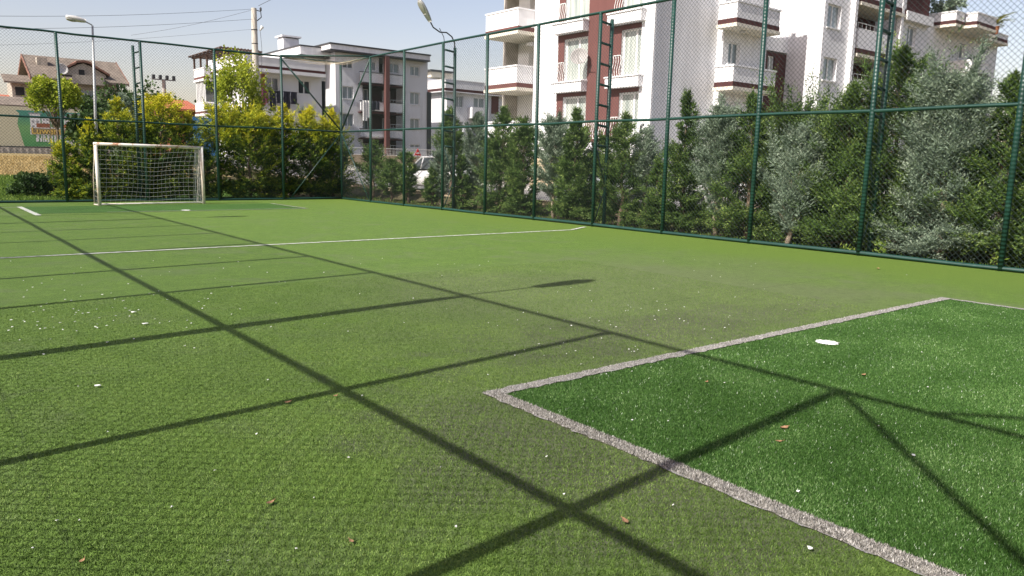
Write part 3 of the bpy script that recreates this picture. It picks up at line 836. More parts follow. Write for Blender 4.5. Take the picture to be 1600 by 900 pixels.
def broadleaf(label, x, y, h, crown_r, z_c, kind='broad', n=5200, seed=1, group=None, ls=0.10, trunk_r=.07, squash=1.15, name='broadleaf_tree', cat='tree', nc=34, spiky=0.0, z0=None):
    z = tz(x, y) if z0 is None else z0
    r = np.random.default_rng(seed)
    t = thing(name, label, cat, (x, y, z), 0, group)
    m = MB(); cz = z + z_c
    m.tube([(x, y, z - .05), (x + .03, y, z + z_c * .4), (x - .02, y + .02, z + z_c * .8), (x, y, z + h * .85)], [trunk_r, trunk_r * .8, trunk_r * .55, trunk_r * .15], 8)
    cc = unit(r.normal(0, 1, (nc, 3))) * (r.uniform(.15, 1, nc) ** .5)[:, None]
    top = h - z_c
    C = np.stack([x + cc[:, 0] * crown_r, y + cc[:, 1] * crown_r, cz + cc[:, 2] * top * np.where(cc[:, 2] < 0, .75, 1)], 1)
    if spiky:
        C[:, 2] += np.where(cc[:, 2] > 0, spiky * r.uniform(0, 1, nc) ** 2 * top, 0)
    rs = crown_r * r.uniform(.18, .36, nc)
    for i in range(nc):
        m.tube([(x, y, z + z_c * .6 + .15 * i / nc), ((x + C[i, 0]) / 2, (y + C[i, 1]) / 2, (z + z_c * .7 + C[i, 2]) / 2), tuple(C[i])], [trunk_r * .35, trunk_r * .2, .006], 5, False)
    idx = r.integers(0, nc, n); dr = unit(r.normal(0, 1, (n, 3)))
    P = C[idx] + dr * (rs[idx] * r.uniform(.25, 1.05, n))[:, None] * np.array([1, 1, squash])
    D = unit(dr + r.normal(0, .7, (n, 3)) + np.array([0, 0, -.1]))
    V, F = sprigs(P, D, ls, ls * .75, seed, 1.0)
    tint = .42 + r.normal(0, .12, nc)[idx] + r.normal(0, .17, n) + .12 * dr[:, 2]
    m.build('trunk', M['bark'], t, smooth=True)
    raw_mesh('crown', V, F, L[kind], t, tint=np.clip(tint, 0, 1))
    return t

# right-hand row: x position from the picture column, stood on the planting bed at X = xx
def stand(px, xx, topy, basepy=330):
    """base point on the bed at column px (taken near the ground line) and the height that reaches row topy"""
    p = onX(px, basepy, xx); z = tz(xx, p.y)
    top = onX(px, topy, xx)
    return xx, p.y, top.z - z
row = [
 # px, row plane, top row, width px, kind, profile, bare, n, label
 (583, 15.9, 222, 50, 'green', 'cone', .10, 2600, 'sparse small green cypress nearest the far corner of the right fence'),
 (611, 15.7, 250, 36, 'green', 'cone', .10, 2200, 'short thin green cypress between the first two posts past the far corner'),
 (638, 15.5, 238, 26, 'green', 'column', .08, 2200, 'narrow dark green cypress just left of the white car'),
 (676, 15.6, 262, 26, 'green', 'cone', .08, 1800, 'very small green cypress before the bonnet of the white car'),
 (706, 17.0, 168, 56, 'green', 'cone', .30, 3600, 'open crowned green cypress rising behind the floodlight ladder mast'),
 (690, 15.8, 235, 30, 'blue', 'column', .12, 2200, 'small blue grey cypress directly left of the floodlight ladder mast'),
 (722, 15.3, 245, 26, 'green', 'cone', .06, 2200, 'small green cypress directly right of the floodlight ladder mast'),
 (743, 15.9, 180, 36, 'blue', 'column', .10, 3600, 'tall slender blue grey cypress right of the floodlight ladder mast'),
 (782, 15.7, 170, 66, 'green', 'cone', .05, 6800, 'broad yellowish green cypress with a wispy double top, left of the tall white wall'),
 (818, 15.5, 190, 46, 'green', 'column', .05, 5200, 'green cypress close behind the fence post left of the tall white wall'),
 (866, 15.6, 188, 54, 'blue', 'column', .16, 5200, 'grey green cypress on a bare pale trunk, left of the middle ladder mast'),
 (900, 15.5, 172, 56, 'green', 'cone', .05, 6400, 'dense green cypress immediately left of the middle ladder mast'),
 (972, 15.4, 178, 66, 'green', 'cone', .04, 7000, 'full green cypress with a thin leader, right of the middle ladder mast'),
 (1012, 15.9, 205, 46, 'blue', 'column', .14, 3600, 'thin grey green cypress half hidden behind the post right of the middle mast'),
 (1028, 15.3, 250, 36, 'green', 'cone', .04, 3000, 'low green cypress at the foot of the post right of the middle mast'),
 (1070, 15.4, 145, 62, 'green', 'cone', .04, 8200, 'tall pointed green cypress left of the blue grey one with a pale trunk'),
 (1122, 15.3, 172, 70, 'blue', 'column', .17, 7600, 'blue grey cypress on a straight pale trunk before the lowest balcony'),
 (1172, 15.5, 150, 70, 'green', 'cone', .04, 8200, 'green cypress behind the post below the lower balcony'),
 (1236, 15.9, 172, 84, 'green', 'column', .05, 8000, 'bushy bright green cypress behind the low blue grey one'),
 (1236, 15.0, 215, 62, 'blue', 'column', .10, 6500, 'low blue grey cypress against the fence, left of the largest green cypress'),
 (1325, 15.5, 135, 100, 'green', 'cone', .02, 14000, 'left half of the largest green clump, wide cypress before the nearest ladder mast'),
 (1395, 15.9, 78, 150, 'green', 'cone', .02, 15000, 'largest and tallest green cypress, behind the nearest ladder mast'),
 (1478, 15.4, 125, 96, 'blue', 'column', .03, 17000, 'largest blue grey cypress, right of the nearest ladder mast'),
 (1568, 15.5, 120, 84, 'green', 'cone', .02, 12000, 'green cypress behind the last fence post at the right edge'),
 (1660, 15.7, 60, 120, 'green', 'cone', .02, 9000, 'green cypress partly cut off by the right edge of the photo'),
 (1290, 16.3, 175, 70, 'green', 'column', .02, 7000, 'dark green cypress filling the gap behind the low blue grey one and the largest clump'),
 (1440, 16.4, 120, 80, 'green', 'column', .02, 9000, 'dark green cypress between the largest green and the largest blue grey ones'),
 (1200, 16.3, 190, 56, 'green', 'column', .02, 6000, 'shaded green cypress behind the row, just right of the post below the lower balcony'),
 (936, 16.3, 215, 44, 'green', 'column', .04, 3600, 'shaded green cypress behind the middle ladder mast'),
]
for i, (px, xx, ty, wpx, kind, prof, bare, n_, lab) in enumerate(row):
    bp = 322 + max(0, px - 560) * .105
    X_, Y_, H_ = stand(px, xx, ty, bp * .6 + ty * .4)
    dep = (Vector((X_, Y_, 1)) - Vector((0, 0, HC))).dot(CF)
    R_ = wpx / 2 * dep / FPX * ((1.22 if px < 1150 else 1.7) if px > 760 else 1.22)
    near = dep < 22
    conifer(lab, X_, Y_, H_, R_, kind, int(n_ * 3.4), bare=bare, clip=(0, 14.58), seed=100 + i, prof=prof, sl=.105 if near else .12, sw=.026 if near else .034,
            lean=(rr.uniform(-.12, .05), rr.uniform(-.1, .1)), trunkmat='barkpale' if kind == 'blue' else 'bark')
# far hedge of golden cypresses behind the goal
hedge = [
 (108, 31.2, 228, 46, 'gold', 'column', .04, 2400, .25, 'slim yellow green cypress at the left end of the hedge, beside the first post'),
 (147, 30.7, 188, 52, 'gold', 'cone', .03, 3600, .45, 'golden tipped cypress behind the left goal post'),
 (192, 30.9, 155, 64, 'gold', 'cone', .03, 5000, .4, 'tall golden green cypress rising above the left half of the goal'),
 (226, 31.4, 185, 50, 'gold', 'cone', .03, 3600, .1, 'dark green cypress behind the narrow ladder mast and the goal'),
 (258, 31.0, 150, 64, 'gold', 'column', .03, 5000, .8, 'bright yellow cypress above the right half of the goal, left of the white balconies'),
 (300, 30.9, 180, 60, 'gold', 'cone', .03, 4200, .5, 'golden cypress above the right goal post'),
 (345, 31.4, 168, 56, 'gold', 'column', .03, 4200, .45, 'golden green cypress below the yellow leaved tree'),
 (392, 30.8, 180, 62, 'gold', 'column', .02, 5000, .35, 'dark bodied cypress just right of the yellow leaved tree trunk'),
 (446, 30.9, 165, 60, 'gold', 'cone', .02, 5000, .6, 'golden tipped cypress at the second post from the far corner'),
 (486, 30.8, 168, 56, 'gold', 'cone', .02, 5000, .7, 'golden tipped cypress left of the corner braces'),
 (520, 30.9, 172, 50, 'gold', 'cone', .02, 5000, .75, 'yellow topped cypress at the right end of the hedge behind the corner post'),
 (420, 31.8, 185, 70, 'gold', 'column', .02, 4500, .2, 'dark cypress in the rear of the hedge between the last two posts'),
 (500, 31.9, 200, 70, 'gold', 'column', .02, 4500, .1, 'dark cypress in the rear of the hedge near the corner'),
]
for i, (px, yy, ty, wpx, kind, prof, bare, n_, gold, lab) in enumerate(hedge):
    p = onY(px, 315, yy); top = onY(px, ty, yy); z = tz(p.x, yy)
    dep = (p - Vector((0, 0, HC))).dot(CF)
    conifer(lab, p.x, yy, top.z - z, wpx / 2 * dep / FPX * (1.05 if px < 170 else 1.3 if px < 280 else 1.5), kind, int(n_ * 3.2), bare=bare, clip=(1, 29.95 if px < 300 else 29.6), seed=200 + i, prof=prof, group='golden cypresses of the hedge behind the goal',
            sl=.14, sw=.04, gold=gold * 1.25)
def at_px(px, Y): return onY(px, 240, Y).x
def hz(px, py, Y): return onY(px, py, Y).z
yy = 32.4; x_ = at_px(378, yy)
broadleaf('yellow leaved upright tree in front of the concrete utility pole', x_, yy, hz(378, 88, yy) - tz(x_, yy) - .5, 1.2, 3.3, 'broad', 13000, 41, ls=.11, spiky=.55, nc=64, squash=2.0)
yy = 40.0; x_ = at_px(88, yy)
broadleaf('round yellow green tree on a thin trunk before the gabled house', x_ + .1, yy, hz(88, 120, yy) - tz(x_, yy), 1.12, hz(88, 150, yy) - tz(x_, yy), 'broad', 5200, 42, ls=.13, trunk_r=.06)
for i, (px, py, Y, rad, lab) in enumerate([(182, 132, 66, 2.3, 'dark green tree right of the gabled house'), (226, 134, 70, 2.4, 'dark green tree behind the narrow ladder mast'), (150, 160, 64, 1.8, 'low dark tree beneath the balcony of the gabled house')]):
    x_ = at_px(px, Y); hh = hz(px, py, Y) - tz(x_, Y)
    broadleaf(lab, x_, Y, hh, rad, hh * .5, 'dark', 4200, 50 + i, ls=.3, group='dark trees beyond the field', squash=1.4)
yy = 50; x_ = at_px(196, yy)
conifer('blue spruce behind the golden cypress, left of the narrow ladder mast', x_, yy, hz(196, 148, yy) - tz(x_, yy), 1.2, 'blue', 3500, seed=77, group=None, sl=.22, sw=.07, name='spruce_tree', cat='spruce')
p = onY(55, 290, 33.5)
broadleaf('low dark green bush on the grass at the left end of the far fence', p.x, 33.5, .95, .85, .42, 'dark', 3000, 61, ls=.12, name='bush', cat='bush', trunk_r=.03, squash=.8)
yy = 33.0; x_ = at_px(80, yy)
t = thing('sapling', 'thin half bare sapling in front of the billboard', 'sapling', (x_, yy, tz(x_, yy)))
m = MB(); H_ = hz(80, 182, yy) - tz(x_, yy)
m.tube([(x_, yy, tz(x_, yy)), (x_ + .03, yy, tz(x_, yy) + H_)], [.025, .008], 6)
for i in range(46):
    a = rr.uniform(0, 2 * PI); q = rr.uniform(.35, .98); l = .5 * (1.1 - q) + .1
    b0 = Vector((x_, yy, tz(x_, yy) + H_ * q)); m.tube([b0, b0 + Vector((math.cos(a) * l, math.sin(a) * l, l * .12))], [.007, .003], 4, False)
m.build('stem', M['bark'], t)
for i, (px, py, Y, rad, kind) in enumerate([(240, 150, 130, 5, 'dark'), (275, 158, 140, 6, 'dark'), (30, 175, 140, 5, 'dark'), (232, 160, 110, 4, 'dark')]):
    x_ = at_px(px, Y); hh = hz(px, py, Y) - 1.55
    broadleaf(['hazy tree far behind the small floodlight pole', 'low far tree left of the terracotta house', 'far tree hidden behind the gabled house', 'distant tree left of the small floodlight pole'][i], x_, Y, hh, rad, hh * .55, kind, 2600, 80 + i, ls=.6, group='far trees on the horizon', squash=1.0)
# grass blades on the slope beyond the far fence
r = np.random.default_rng(9)
def grass_patch(name, x0, x1, y0, y1, n_, h, wd, mat, lab, cat):
    P = np.stack([r.uniform(x0, x1, n_), r.uniform(y0, y1, n_), np.zeros(n_)], 1)
    P[:, 2] = [tz(a, b) for a, b in P[:, :2]]
    tag(blades(name, P, h, wd, mat, np.clip(r.normal(.45, .2, n_) + .2 * (clump(P, 1.3, 8) - .5), 0, 1), .7, 7), lab, cat, kind='stuff')
grass_patch('grass', -3.5, 8.5, 29.6, 47, 42000, .11, .03, L['grass'], 'bright green lawn grass beyond the far fence', 'grass')
grass_patch('dry_grass', -6, 14, 46.3, 66, 30000, .13, .035, L['drygrass'], 'dry golden stubble on the rising field', 'dry grass')
grass_patch('weeds', 14.6, 16.9, 4, 36, 7000, .09, .02, L['grass'], 'weeds and clippings in the planting bed under the cypresses', 'weeds')

# ------------------------------------------------------------ low wall along the road
m = MB()
for i in range(-6, 40):
    z1 = max(tz(17.4, i), .34) + .06; z2 = max(tz(17.4, i + 1), .34) + .06
    m.add([(17.05, i, -.1), (17.34, i, -.1), (17.34, i + 1, -.1), (17.05, i + 1, -.1), (17.05, i, z1), (17.34, i, z1), (17.34, i + 1, z2), (17.05, i + 1, z2)],
          [(4, 5, 6, 7), (3, 0, 4, 7), (1, 2, 6, 5)] + ([(0, 1, 5, 4)] if i == -6 else []) + ([(2, 3, 7, 6)] if i == 39 else []))
tag(m.build('low_wall', M['beige']), 'low beige stone retaining wall between the cypress bed and the road', 'wall')

# ------------------------------------------------------------ building kit
def wall(m, ax, c, out, u0, u1, z0, z1, holes=(), th=.28):
    """a wall slab with real openings. ax 'X': plane x=c, u is y; ax 'Y': plane y=c, u is x. 'out' is -1 or 1"""
    us = sorted({u0, u1, *[h[0] for h in holes], *[h[1] for h in holes]})
    zs = sorted({z0, z1, *[h[2] for h in holes], *[h[3] for h in holes]})
    us = [u for u in us if u0 - 1e-6 <= u <= u1 + 1e-6]; zs = [z for z in zs if z0 - 1e-6 <= z <= z1 + 1e-6]
    ci = c - out * th
    for j in range(len(zs) - 1):
        run = None
        cells = []
        for i in range(len(us) - 1):
            uc, zc = (us[i] + us[i + 1]) / 2, (zs[j] + zs[j + 1]) / 2
            solid = not any(h[0] < uc < h[1] and h[2] < zc < h[3] for h in holes)
            if solid:
                if run is None: run = [us[i], us[i + 1]]
                else: run[1] = us[i + 1]
            elif run: cells.append(run); run = None
        if run: cells.append(run)
        for a, b in cells:
            if ax == 'X': m.box(min(c, ci), max(c, ci), a, b, zs[j], zs[j + 1])
            else: m.box(a, b, min(c, ci), max(c, ci), zs[j], zs[j + 1])
def axbox(m, ax, c0, c1, u0, u1, z0, z1):
    if ax == 'X': m.box(c0, c1, u0, u1, z0, z1)
    else: m.box(u0, u1, c0, c1, z0, z1)
def window(par, ax, c, out, h, leaves=2, pane='glass', recess=.14, fw=.06, sill=True, split=None):
    u0, u1, z0, z1 = h
    ci = c - out * recess
    f = MB()
    d = .06
    axbox(f, ax, ci, ci - out * d, u0, u0 + fw, z0, z1); axbox(f, ax, ci, ci - out * d, u1 - fw, u1, z0, z1)
    axbox(f, ax, ci, ci - out * d, u0 + fw, u1 - fw, z0, z0 + fw); axbox(f, ax, ci, ci - out * d, u0 + fw, u1 - fw, z1 - fw, z1)
    sp = split or [k / leaves for k in range(1, leaves)]
    for s_ in sp:
        um = u0 + (u1 - u0) * s_
        axbox(f, ax, ci + out * .003, ci - out * d, um - fw * .7, um + fw * .7, z0 + fw, z1 - fw)
    if sill: axbox(f, ax, c + out * .06, ci, u0 - .06, u1 + .06, z0 - .07, z0 - .003)
    fo = f.build('window', M['frame'], par)
    g = MB(); axbox(g, ax, ci - out * .03, ci - out * .045, u0 + fw * .5, u1 - fw * .5, z0 + fw * .5, z1 - fw * .5)
    g.build('pane', M[pane], fo)
    return fo
def pxwin(ax, c, x0, y0, x1, y1):
    fn = onX if ax == 'X' else onY
    ym, xm = (y0 + y1) / 2, (x0 + x1) / 2
    a, b = fn(x0, ym, c), fn(x1, ym, c)
    t_, bt = fn(xm, y0, c), fn(xm, y1, c)
    u = sorted((a.y, b.y)) if ax == 'X' else sorted((a.x, b.x))
    return (u[0], u[1], bt.z, t_.z)
def railing(par, ax, c, u0, u1, z0, z1, mat='whitemetal', n=14, wavy=False, name='railing'):
    m = MB()
    def P_(u, z, o=0): return (c + o, u, z) if ax == 'X' else (u, c + o, z)
    m.tube([P_(u0, z1), P_(u1, z1)], .02, 6); m.tube([P_(u0, z0), P_(u1, z0)], .015, 6)
    for i in range(n + 1):
        u = u0 + (u1 - u0) * i / n
        if wavy: m.tube([P_(u + .05 * math.sin(2 * PI * j / 8), z0 + (z1 - z0) * j / 8) for j in range(9)], .016, 4, False)
        else: m.tube([P_(u, z0), P_(u, z1)], .011, 4, False)
    return m.build(name, M[mat], par)

# ------------------------------------------------------------ building A: white and maroon block
XA, YA = 26.0, 23.0
A = thing('apartment_building', 'tall white apartment block with maroon window columns, directly behind the right fence', 'apartment block', (XA, YA, .3), 0, None)
ZT = 15.8; ZW = 12.5
ye = 31.0; XA2 = 27.15
ye2 = onX(804, 140, XA2).y
uA = [onX(px, 140, XA).y for px in (873, 917, 957, 1005)]        # y of the edges of the two window columns
ST = 2.76                                                     # storey height
Z1 = 5.58                                                     # top of the sill band of the floor in view
holesA, decos = [], []
cA = (uA[1] + .04, uA[0]); cB = (uA[3], uA[2] - .04)
for f_ in range(-1, 4):
    zb = Z1 + ST * f_
    if f_ == -1: zb = 2.86
    holesA.append((cA[0] + .0, cA[1] - .35, zb + .02, zb + 2.02)); holesA.append((cB[0] + .02, cB[1] - .42, zb + .02, zb + 2.02))
m = MB(); wall(m, 'X', XA, -1, YA, ye, .2, ZT, [h for h in holesA]); 
wall(m, 'Y', YA, -1, XA + .285, 30.4, .2, ZT)
m.build('wall', M['white'], A)
m = MB(); wall(m, 'X', XA2, -1, ye, ye2, .2, ZT); m.build('rear_wall', M['white'], A)
wl = MB(); xs0, xs1 = 30.35, 33.8; YS = 22.65
hs = [pxwin('Y', YS, 1138, 66, 1156, 100), pxwin('Y', YS, 1127, 160, 1146, 192)]
hs.append((hs[0][0], hs[0][1], hs[0][2] + ST, hs[0][3] + ST))
wall(wl, 'Y', YS, -1, xs0, xs1, .2, ZW, hs); wl.box(xs0 + .003, xs0 + .25, YS + .285, 23.2, .2, ZW); wl.build('balcony_wall', M['white'], A)
for h in hs: window(A, 'Y', YS, -1, h, 2, 'glass')
m = MB(); m.box(XA + .3, 30.3, YA + .3, ye2 - .01, ZT - .3, ZT - .05); m.box(30.1, 30.3, YA + .3, ye2, .2, ZT - .31); m.box(30.61, xs1 + .001, YS + .3, ye2 - .3, ZW - .3, ZW - .05); m.box(xs1 - .2, xs1, YS + .3, ye2 - .3, .2, ZW - .31); m.box(XA + .3, xs1 - .21, ye2 - .25, ye2, .2, ZW - .31); m.box(XA + .3, XA2 + .2, ye - .02, ye + .1, .2, ZT - .31)
m.build('roof', M['concrete'], A)
# maroon surrounds set proud of the wall, and the maroon panel between the columns
m = MB()
pz0 = 2.86 + 1.05
m.box(XA - .035, XA, uA[2] + .0, uA[1] - .0, pz0 - 1.2, ZT - .05)
m.build('maroon_panel', M['maroon'], A)
for (c_, tag_, side) in ((cA, 'a', 1), (cB, 'b', 1)):
    for f_ in range(-1, 4):
        zb = (Z1 + ST * f_) if f_ >= 0 else 2.86
        m = MB(); hw = holesA[2 * (f_ + 1) + (0 if c_ is cA else 1)]
        top = zb + ST - .52
        m.box(XA - .03, XA - .001, hw[1] + .003, c_[1] + .10, zb + .0, top)              # jamb on the far side
        m.box(XA - .03, XA - .001, c_[0] - .05 if c_ is cB else c_[0] - .0, hw[1], hw[3] + .003, top)
        if c_ is cB: m.box(XA - .03, XA - .001, hw[0] - .10, hw[0] - .003, zb, hw[3])
        m.build('window_surround', M['maroon'], A)
        wdw = window(A, 'X', XA, -1, hw, 2, 'curtain', .12, .075, False, split=[.42])
        railing(A, 'X', XA - .06, hw[1] - .0, c_[1] + .02, zb + .05, zb + .95, n=3, wavy=True, name='window_railing')
        s_ = MB(); s_.box(XA - .42, XA, c_[0] - .06, c_[1] + .14, zb - .50, zb - .06); s_.box(XA - .47, XA, c_[0] - .10, c_[1] + .18, zb - .057, zb)
        s_.build('sill_box', M['white'], A)
# ground floor wavy railing between the columns and its slab
railing(A, 'X', XA - .5, uA[2] - .1, uA[1] + .2, 2.86, 3.62, n=16, wavy=True)
m = MB(); m.box(XA - .6, XA - .04, uA[3] - .1, uA[0] + .2, 2.02, 2.34); m.build('floor_slab', M['white'], A)
m = MB(); m.box(XA - .06, XA - .002, YA, ye, .2, 1.98); m.build('plinth', M['beige'], A)
# white pilaster at the corner
m = MB(); m.box(XA - .12, XA, YA - .10, YA + .62, .2, ZT - .06); m.build('pilaster', M['white'], A)
def balcony(par, x0, x1, y0, y1, z0, zr, band=.22, lip=.16, mats=('white', 'maroondark', 'cream'), th=.14, open_sides=''):
    """box balcony: white soffit lip, maroon band, white parapet, coping"""
    b_ = MB()
    def ring(m_, e, za, zb, t_):
        if 'W' not in open_sides: m_.box(x0 - e, x0 - e + t_, y0 - e, y1 + e, za, zb)
        if 'E' not in open_sides: m_.box(x1 + e - t_, x1 + e, y0 - e, y1 + e, za, zb)
        if 'S' not in open_sides: m_.box(x0 - e + t_, x1 + e - t_, y0 - e, y0 - e + t_, za, zb)
        if 'N' not in open_sides: m_.box(x0 - e + t_, x1 + e - t_, y1 + e - t_, y1 + e, za, zb)
    p_ = MB(); ring(p_, 0, z0 + lip + band, zr - .08, th); par_ = p_.build('parapet', M[mats[0]], par)
    c_ = MB(); ring(c_, .04, zr - .077, zr, th + .08); c_.build('coping', M[mats[0]], par_)
    k_ = MB(); ring(k_, .012, z0 + lip, z0 + lip + band - .003, th); k_.build('trim_band', M[mats[1]], par_)
    s_ = MB(); s_.box(x0 - .05, x1 + .05, y0 - .05, y1 + .05, z0, z0 + lip - .003); s_.build('balcony_slab', M[mats[2]], par_)
    return par_
xb_ = onY(1118, 100, YS).x; yb_ = onX(1146, 110, xb_).y; xe_ = onY(1212, 115, yb_).x
zr_ = onX(1146, 100, xb_).z; zo_ = onX(1146, 140, xb_).z
for f_ in (-1, 0, 1):
    balcony(A, xb_, xe_, yb_, YS, zo_ + ST * f_, zr_ + ST * f_)
m = MB(); m.lathe([(.0, .0), (.14, .0), (.14, .06), (.0, .06)], (xb_ + 1.2, (yb_ + YS) / 2, zo_ + ST - .07), 16); m.build('ceiling_lamp', M['dish'], A)
# drying rack legs on the balcony
# far end balconies
x0b = 24.95; yb1 = onX(759, 60, x0b).y
for f_ in (-1, 0, 1, 2):
    balcony(A, x0b, XA2 + 3.2, ye + .03, yb1, 5.33 + ST * f_ - .52 + .48, 6.6 + ST * f_ - .35 + .3, mats=('white', 'maroon', 'cream'))
for f_ in (0, 1, 2):
    z = 5.45 + ST * f_
    m = MB(); m.box(26.1, 26.4, ye + .25, ye + .75, z + 2.2, z + 2.35) ; m.tube([(26.9, ye + .4, z), (26.9, ye + .4, z + 2.3)], .03, 6); m.build('pipe', M['white2'], A)
    m = MB(); m.box(26.65, 27.1, ye + 1.2, ye + 2.1, z + 1.2, z + 1.95); m.build('air_conditioner', M['whitemetal'], A)
# satellite dish on a bracket in front of the left window column
pd = onX(905, 88, XA - .52)
t = thing('satellite_dish', 'brownish satellite dish fixed before the upper left window column of the near block', 'satellite dish', tuple(pd))
ax_ = Vector((-.75, -.55, .35)).normalized()
MB().lathe([(.0, -.10), (.18, -.085), (.34, -.03), (.42, .03), (.41, .035), (.33, -.015), (.17, -.07), (.0, -.085)], pd, 22, ax_).build('dish', M['dish2'], t, smooth=True)
m = MB(); m.tube([pd - ax_ * .1, (XA - .42, pd.y - .35, pd.z - .35)], .02, 6); m.tube([pd - Vector((0, 0, .38)) + ax_ * .05, pd + ax_ * .45 - Vector((0, 0, .12))], .012, 5); m.build('dish_arm', M['grey'], t)
# flag pole bracket
a_ = onX(927, 108, XA)
m = MB(); m.tube([a_ + Vector((-.02, .25, -.15)), a_ + Vector((-.35, -.25, .12))], .015, 6); m.build('wall_bracket', M['darkmetal'], A)
# brown low wing with parapet
YB = 24.2; XB = 38.0
zt_ = onY(1215, 60, YB).z
hb = pxwin('Y', YB, 1199, 87, 1210, 120)
m = MB(); wall(m, 'Y', YB, -1, xs1 + .003, XB - .003, .2, zt_ - .75, [hb]); m.build('wing_wall', M['maroondark'], A)
window(A, 'Y', YB, -1, hb, 2, 'curtain', .1)
m = MB(); m.box(xs1 + .003, XB - .003, YB - .06, YB + .2, zt_ - .68, zt_); m.box(xs1 + .003, XB - .003, YB + .203, 31, zt_ - .75, zt_ - .6); m.build('wing_parapet', M['white'], A)

# ------------------------------------------------------------ building B: second white block
Bd = thing('apartment_building', 'white apartment block with recessed dark loggia, right of the near block', 'apartment block', (XB, 22.2, .3))
YBB = 22.2; ZB = 17.0
X_ = lambda px, py=60, Y=YBB: onY(px, py, Y).x
hB = []
w0 = pxwin('Y', YBB, 1293, 10, 1314, 44); w1 = pxwin('Y', YBB, 1286, 90, 1307, 126)
stB = w0[2] - w1[2]
for k in (-1, 0, 1, 2): hB.append((w1[0], w1[1], w1[2] + stB * k, w1[3] + stB * k))
xl0, xl1 = X_(1331), X_(1405)
m = MB(); wall(m, 'Y', YBB, -1, XB, xl0, .2, ZB, hB)
m.box(XB, XB + .28, YBB + .285, 33, .2, ZB)
m.build('wall', M['white2'], Bd)
for h in hB: window(Bd, 'Y', YBB, -1, h, 2, 'glass')
m = MB(); m.box(XB + .285, 52, YBB + 1.6, 33, ZB - .3, ZB - .05); m.build('roof', M['concrete'], Bd)
# fins (lit strips)
m = MB()
for px in (1327, 1400):
    xx = X_(px); m.box(xx - .12, xx + .14, YBB - .28, YBB - .003, .2, ZB - .1)
m.build('wall_fin', M['white'], Bd)
# loggia: dark maroon back wall, slabs, parapets
m = MB(); m.box(xl0, xl1, YBB + 1.5, YBB + 1.75, .2, ZB); m.box(xl0 + .001, xl0 + .12, YBB + .29, YBB + 1.49, .2, ZB); m.build('loggia_back_wall', M['maroondark'], Bd)
pz = onY(1360, 80, YBB)
for k in (-1, 0, 1, 2):
    zz = pz.z + stB * k
    m = MB(); m.box(xl0 + .13, xl1 - .01, YBB - .25, YBB - .12, zz - .05, zz + .95); p_ = m.build('loggia_parapet', M['white2'], Bd)
    m = MB(); m.box(xl0 + .13, xl1 - .01, YBB - .27, YBB - .1, zz - .32, zz - .053); m.build('trim_band', M['maroondark'], p_)
    m = MB(); m.box(xl0 + .13, xl1 - .01, YBB - .3, YBB + 1.49, zz - .50, zz - .323); m.build('balcony_slab', M['cream'], p_)
    railing(Bd, 'Y', YBB - .18, xl0 + .2, xl0 + 2.4, zz + 1.0, zz + 1.28, n=5)
# right part of B
xr0, xr1 = X_(1405), X_(1447)
hR = pxwin('Y', YBB, 1417, 42, 1431, 72)
hR2 = [(hR[0], hR[1], hR[2] + stB * k, hR[3] + stB * k) for k in (-1, 0)]
zm = onY(1425, 22, YBB).z
m = MB(); wall(m, 'Y', YBB, -1, xr0 + .003, xr1, .2, zm, hR2); m.box(xr1 - .25, xr1, YBB + .285, 33, .2, ZB); m.build('wall', M['white2'], Bd)
for h in hR2: window(Bd, 'Y', YBB, -1, h, 2, 'glass')
m = MB(); m.box(xr0 + .003, xr1 + .02, YBB - .35, YBB - .003, zm - .5, zm); m.build('cornice', M['white'], Bd)
m = MB(); m.box(xr0 + .003, xr1, YBB - .02, YBB + .25, zm + .003, ZB); m.build('upper_wall', M['maroondark'], Bd)

# ------------------------------------------------------------ building C: lower block at the right
YC = 22.7; YT = 21.5
x1c = onY(1494, 30, YT).x
Cd = thing('apartment_building', 'lower white block with roof terrace planters at the right edge of the photo', 'apartment block', (x1c, YC, .3))
xc1 = onY(1558, 80, YC).x; xc0 = 47.2
zc = onY(1494, 41, YT).z; zct = onY(1494, 15.5, YT).z
hC = pxwin('Y', YC, 1497, 68, 1507, 92); hC2 = (hC[0], hC[1], hC[2] - 2.9, hC[3] - 2.9)
m = MB(); wall(m, 'Y', YC, -1, xc0, xc1, .2, zc, [hC, hC2]); m.box(xc1 - .25, xc1, YC + .285, YC + 8, .2, zc)
m.build('wall', M['white2'], Cd)
for h in (hC, hC2): window(Cd, 'Y', YC, -1, h, 2, 'glass')
xa_ = onY(1556, 35, YT).x
balcony(Cd, x1c, xa_, YT, YC + 8, zc, zct, mats=('white', 'maroondark', 'cream'), open_sides='')
x2c = onY(1507, 30, YT).x; y2c = onX(1527, 30, x2c).y; x2e = onY(1556, 40, y2c).x
balcony(Cd, x2c, x2e, y2c, YT - .09, zc - .01, zct - .02, mats=('white', 'maroondark', 'cream'), open_sides='N')
x3e = onY(1576, 50, YT + .6).x
balcony(Cd, xa_ + .10, x3e, YT + .6, YC + 7.6, zc - .03, zct - .25, mats=('white', 'maroondark', 'cream'), open_sides='')
yb3 = YC - 1.35
xq0 = onY(1518, 100, yb3).x; xq1 = onY(1546, 105, yb3).x; zb0 = onY(1520, 119, yb3).z; zb1 = onY(1520, 93, yb3).z
balcony(Cd, xq0, xq1, yb3, YC - .003, zb0, zb1, band=.16, lip=.1, mats=('white', 'maroondark', 'white'), open_sides='N')
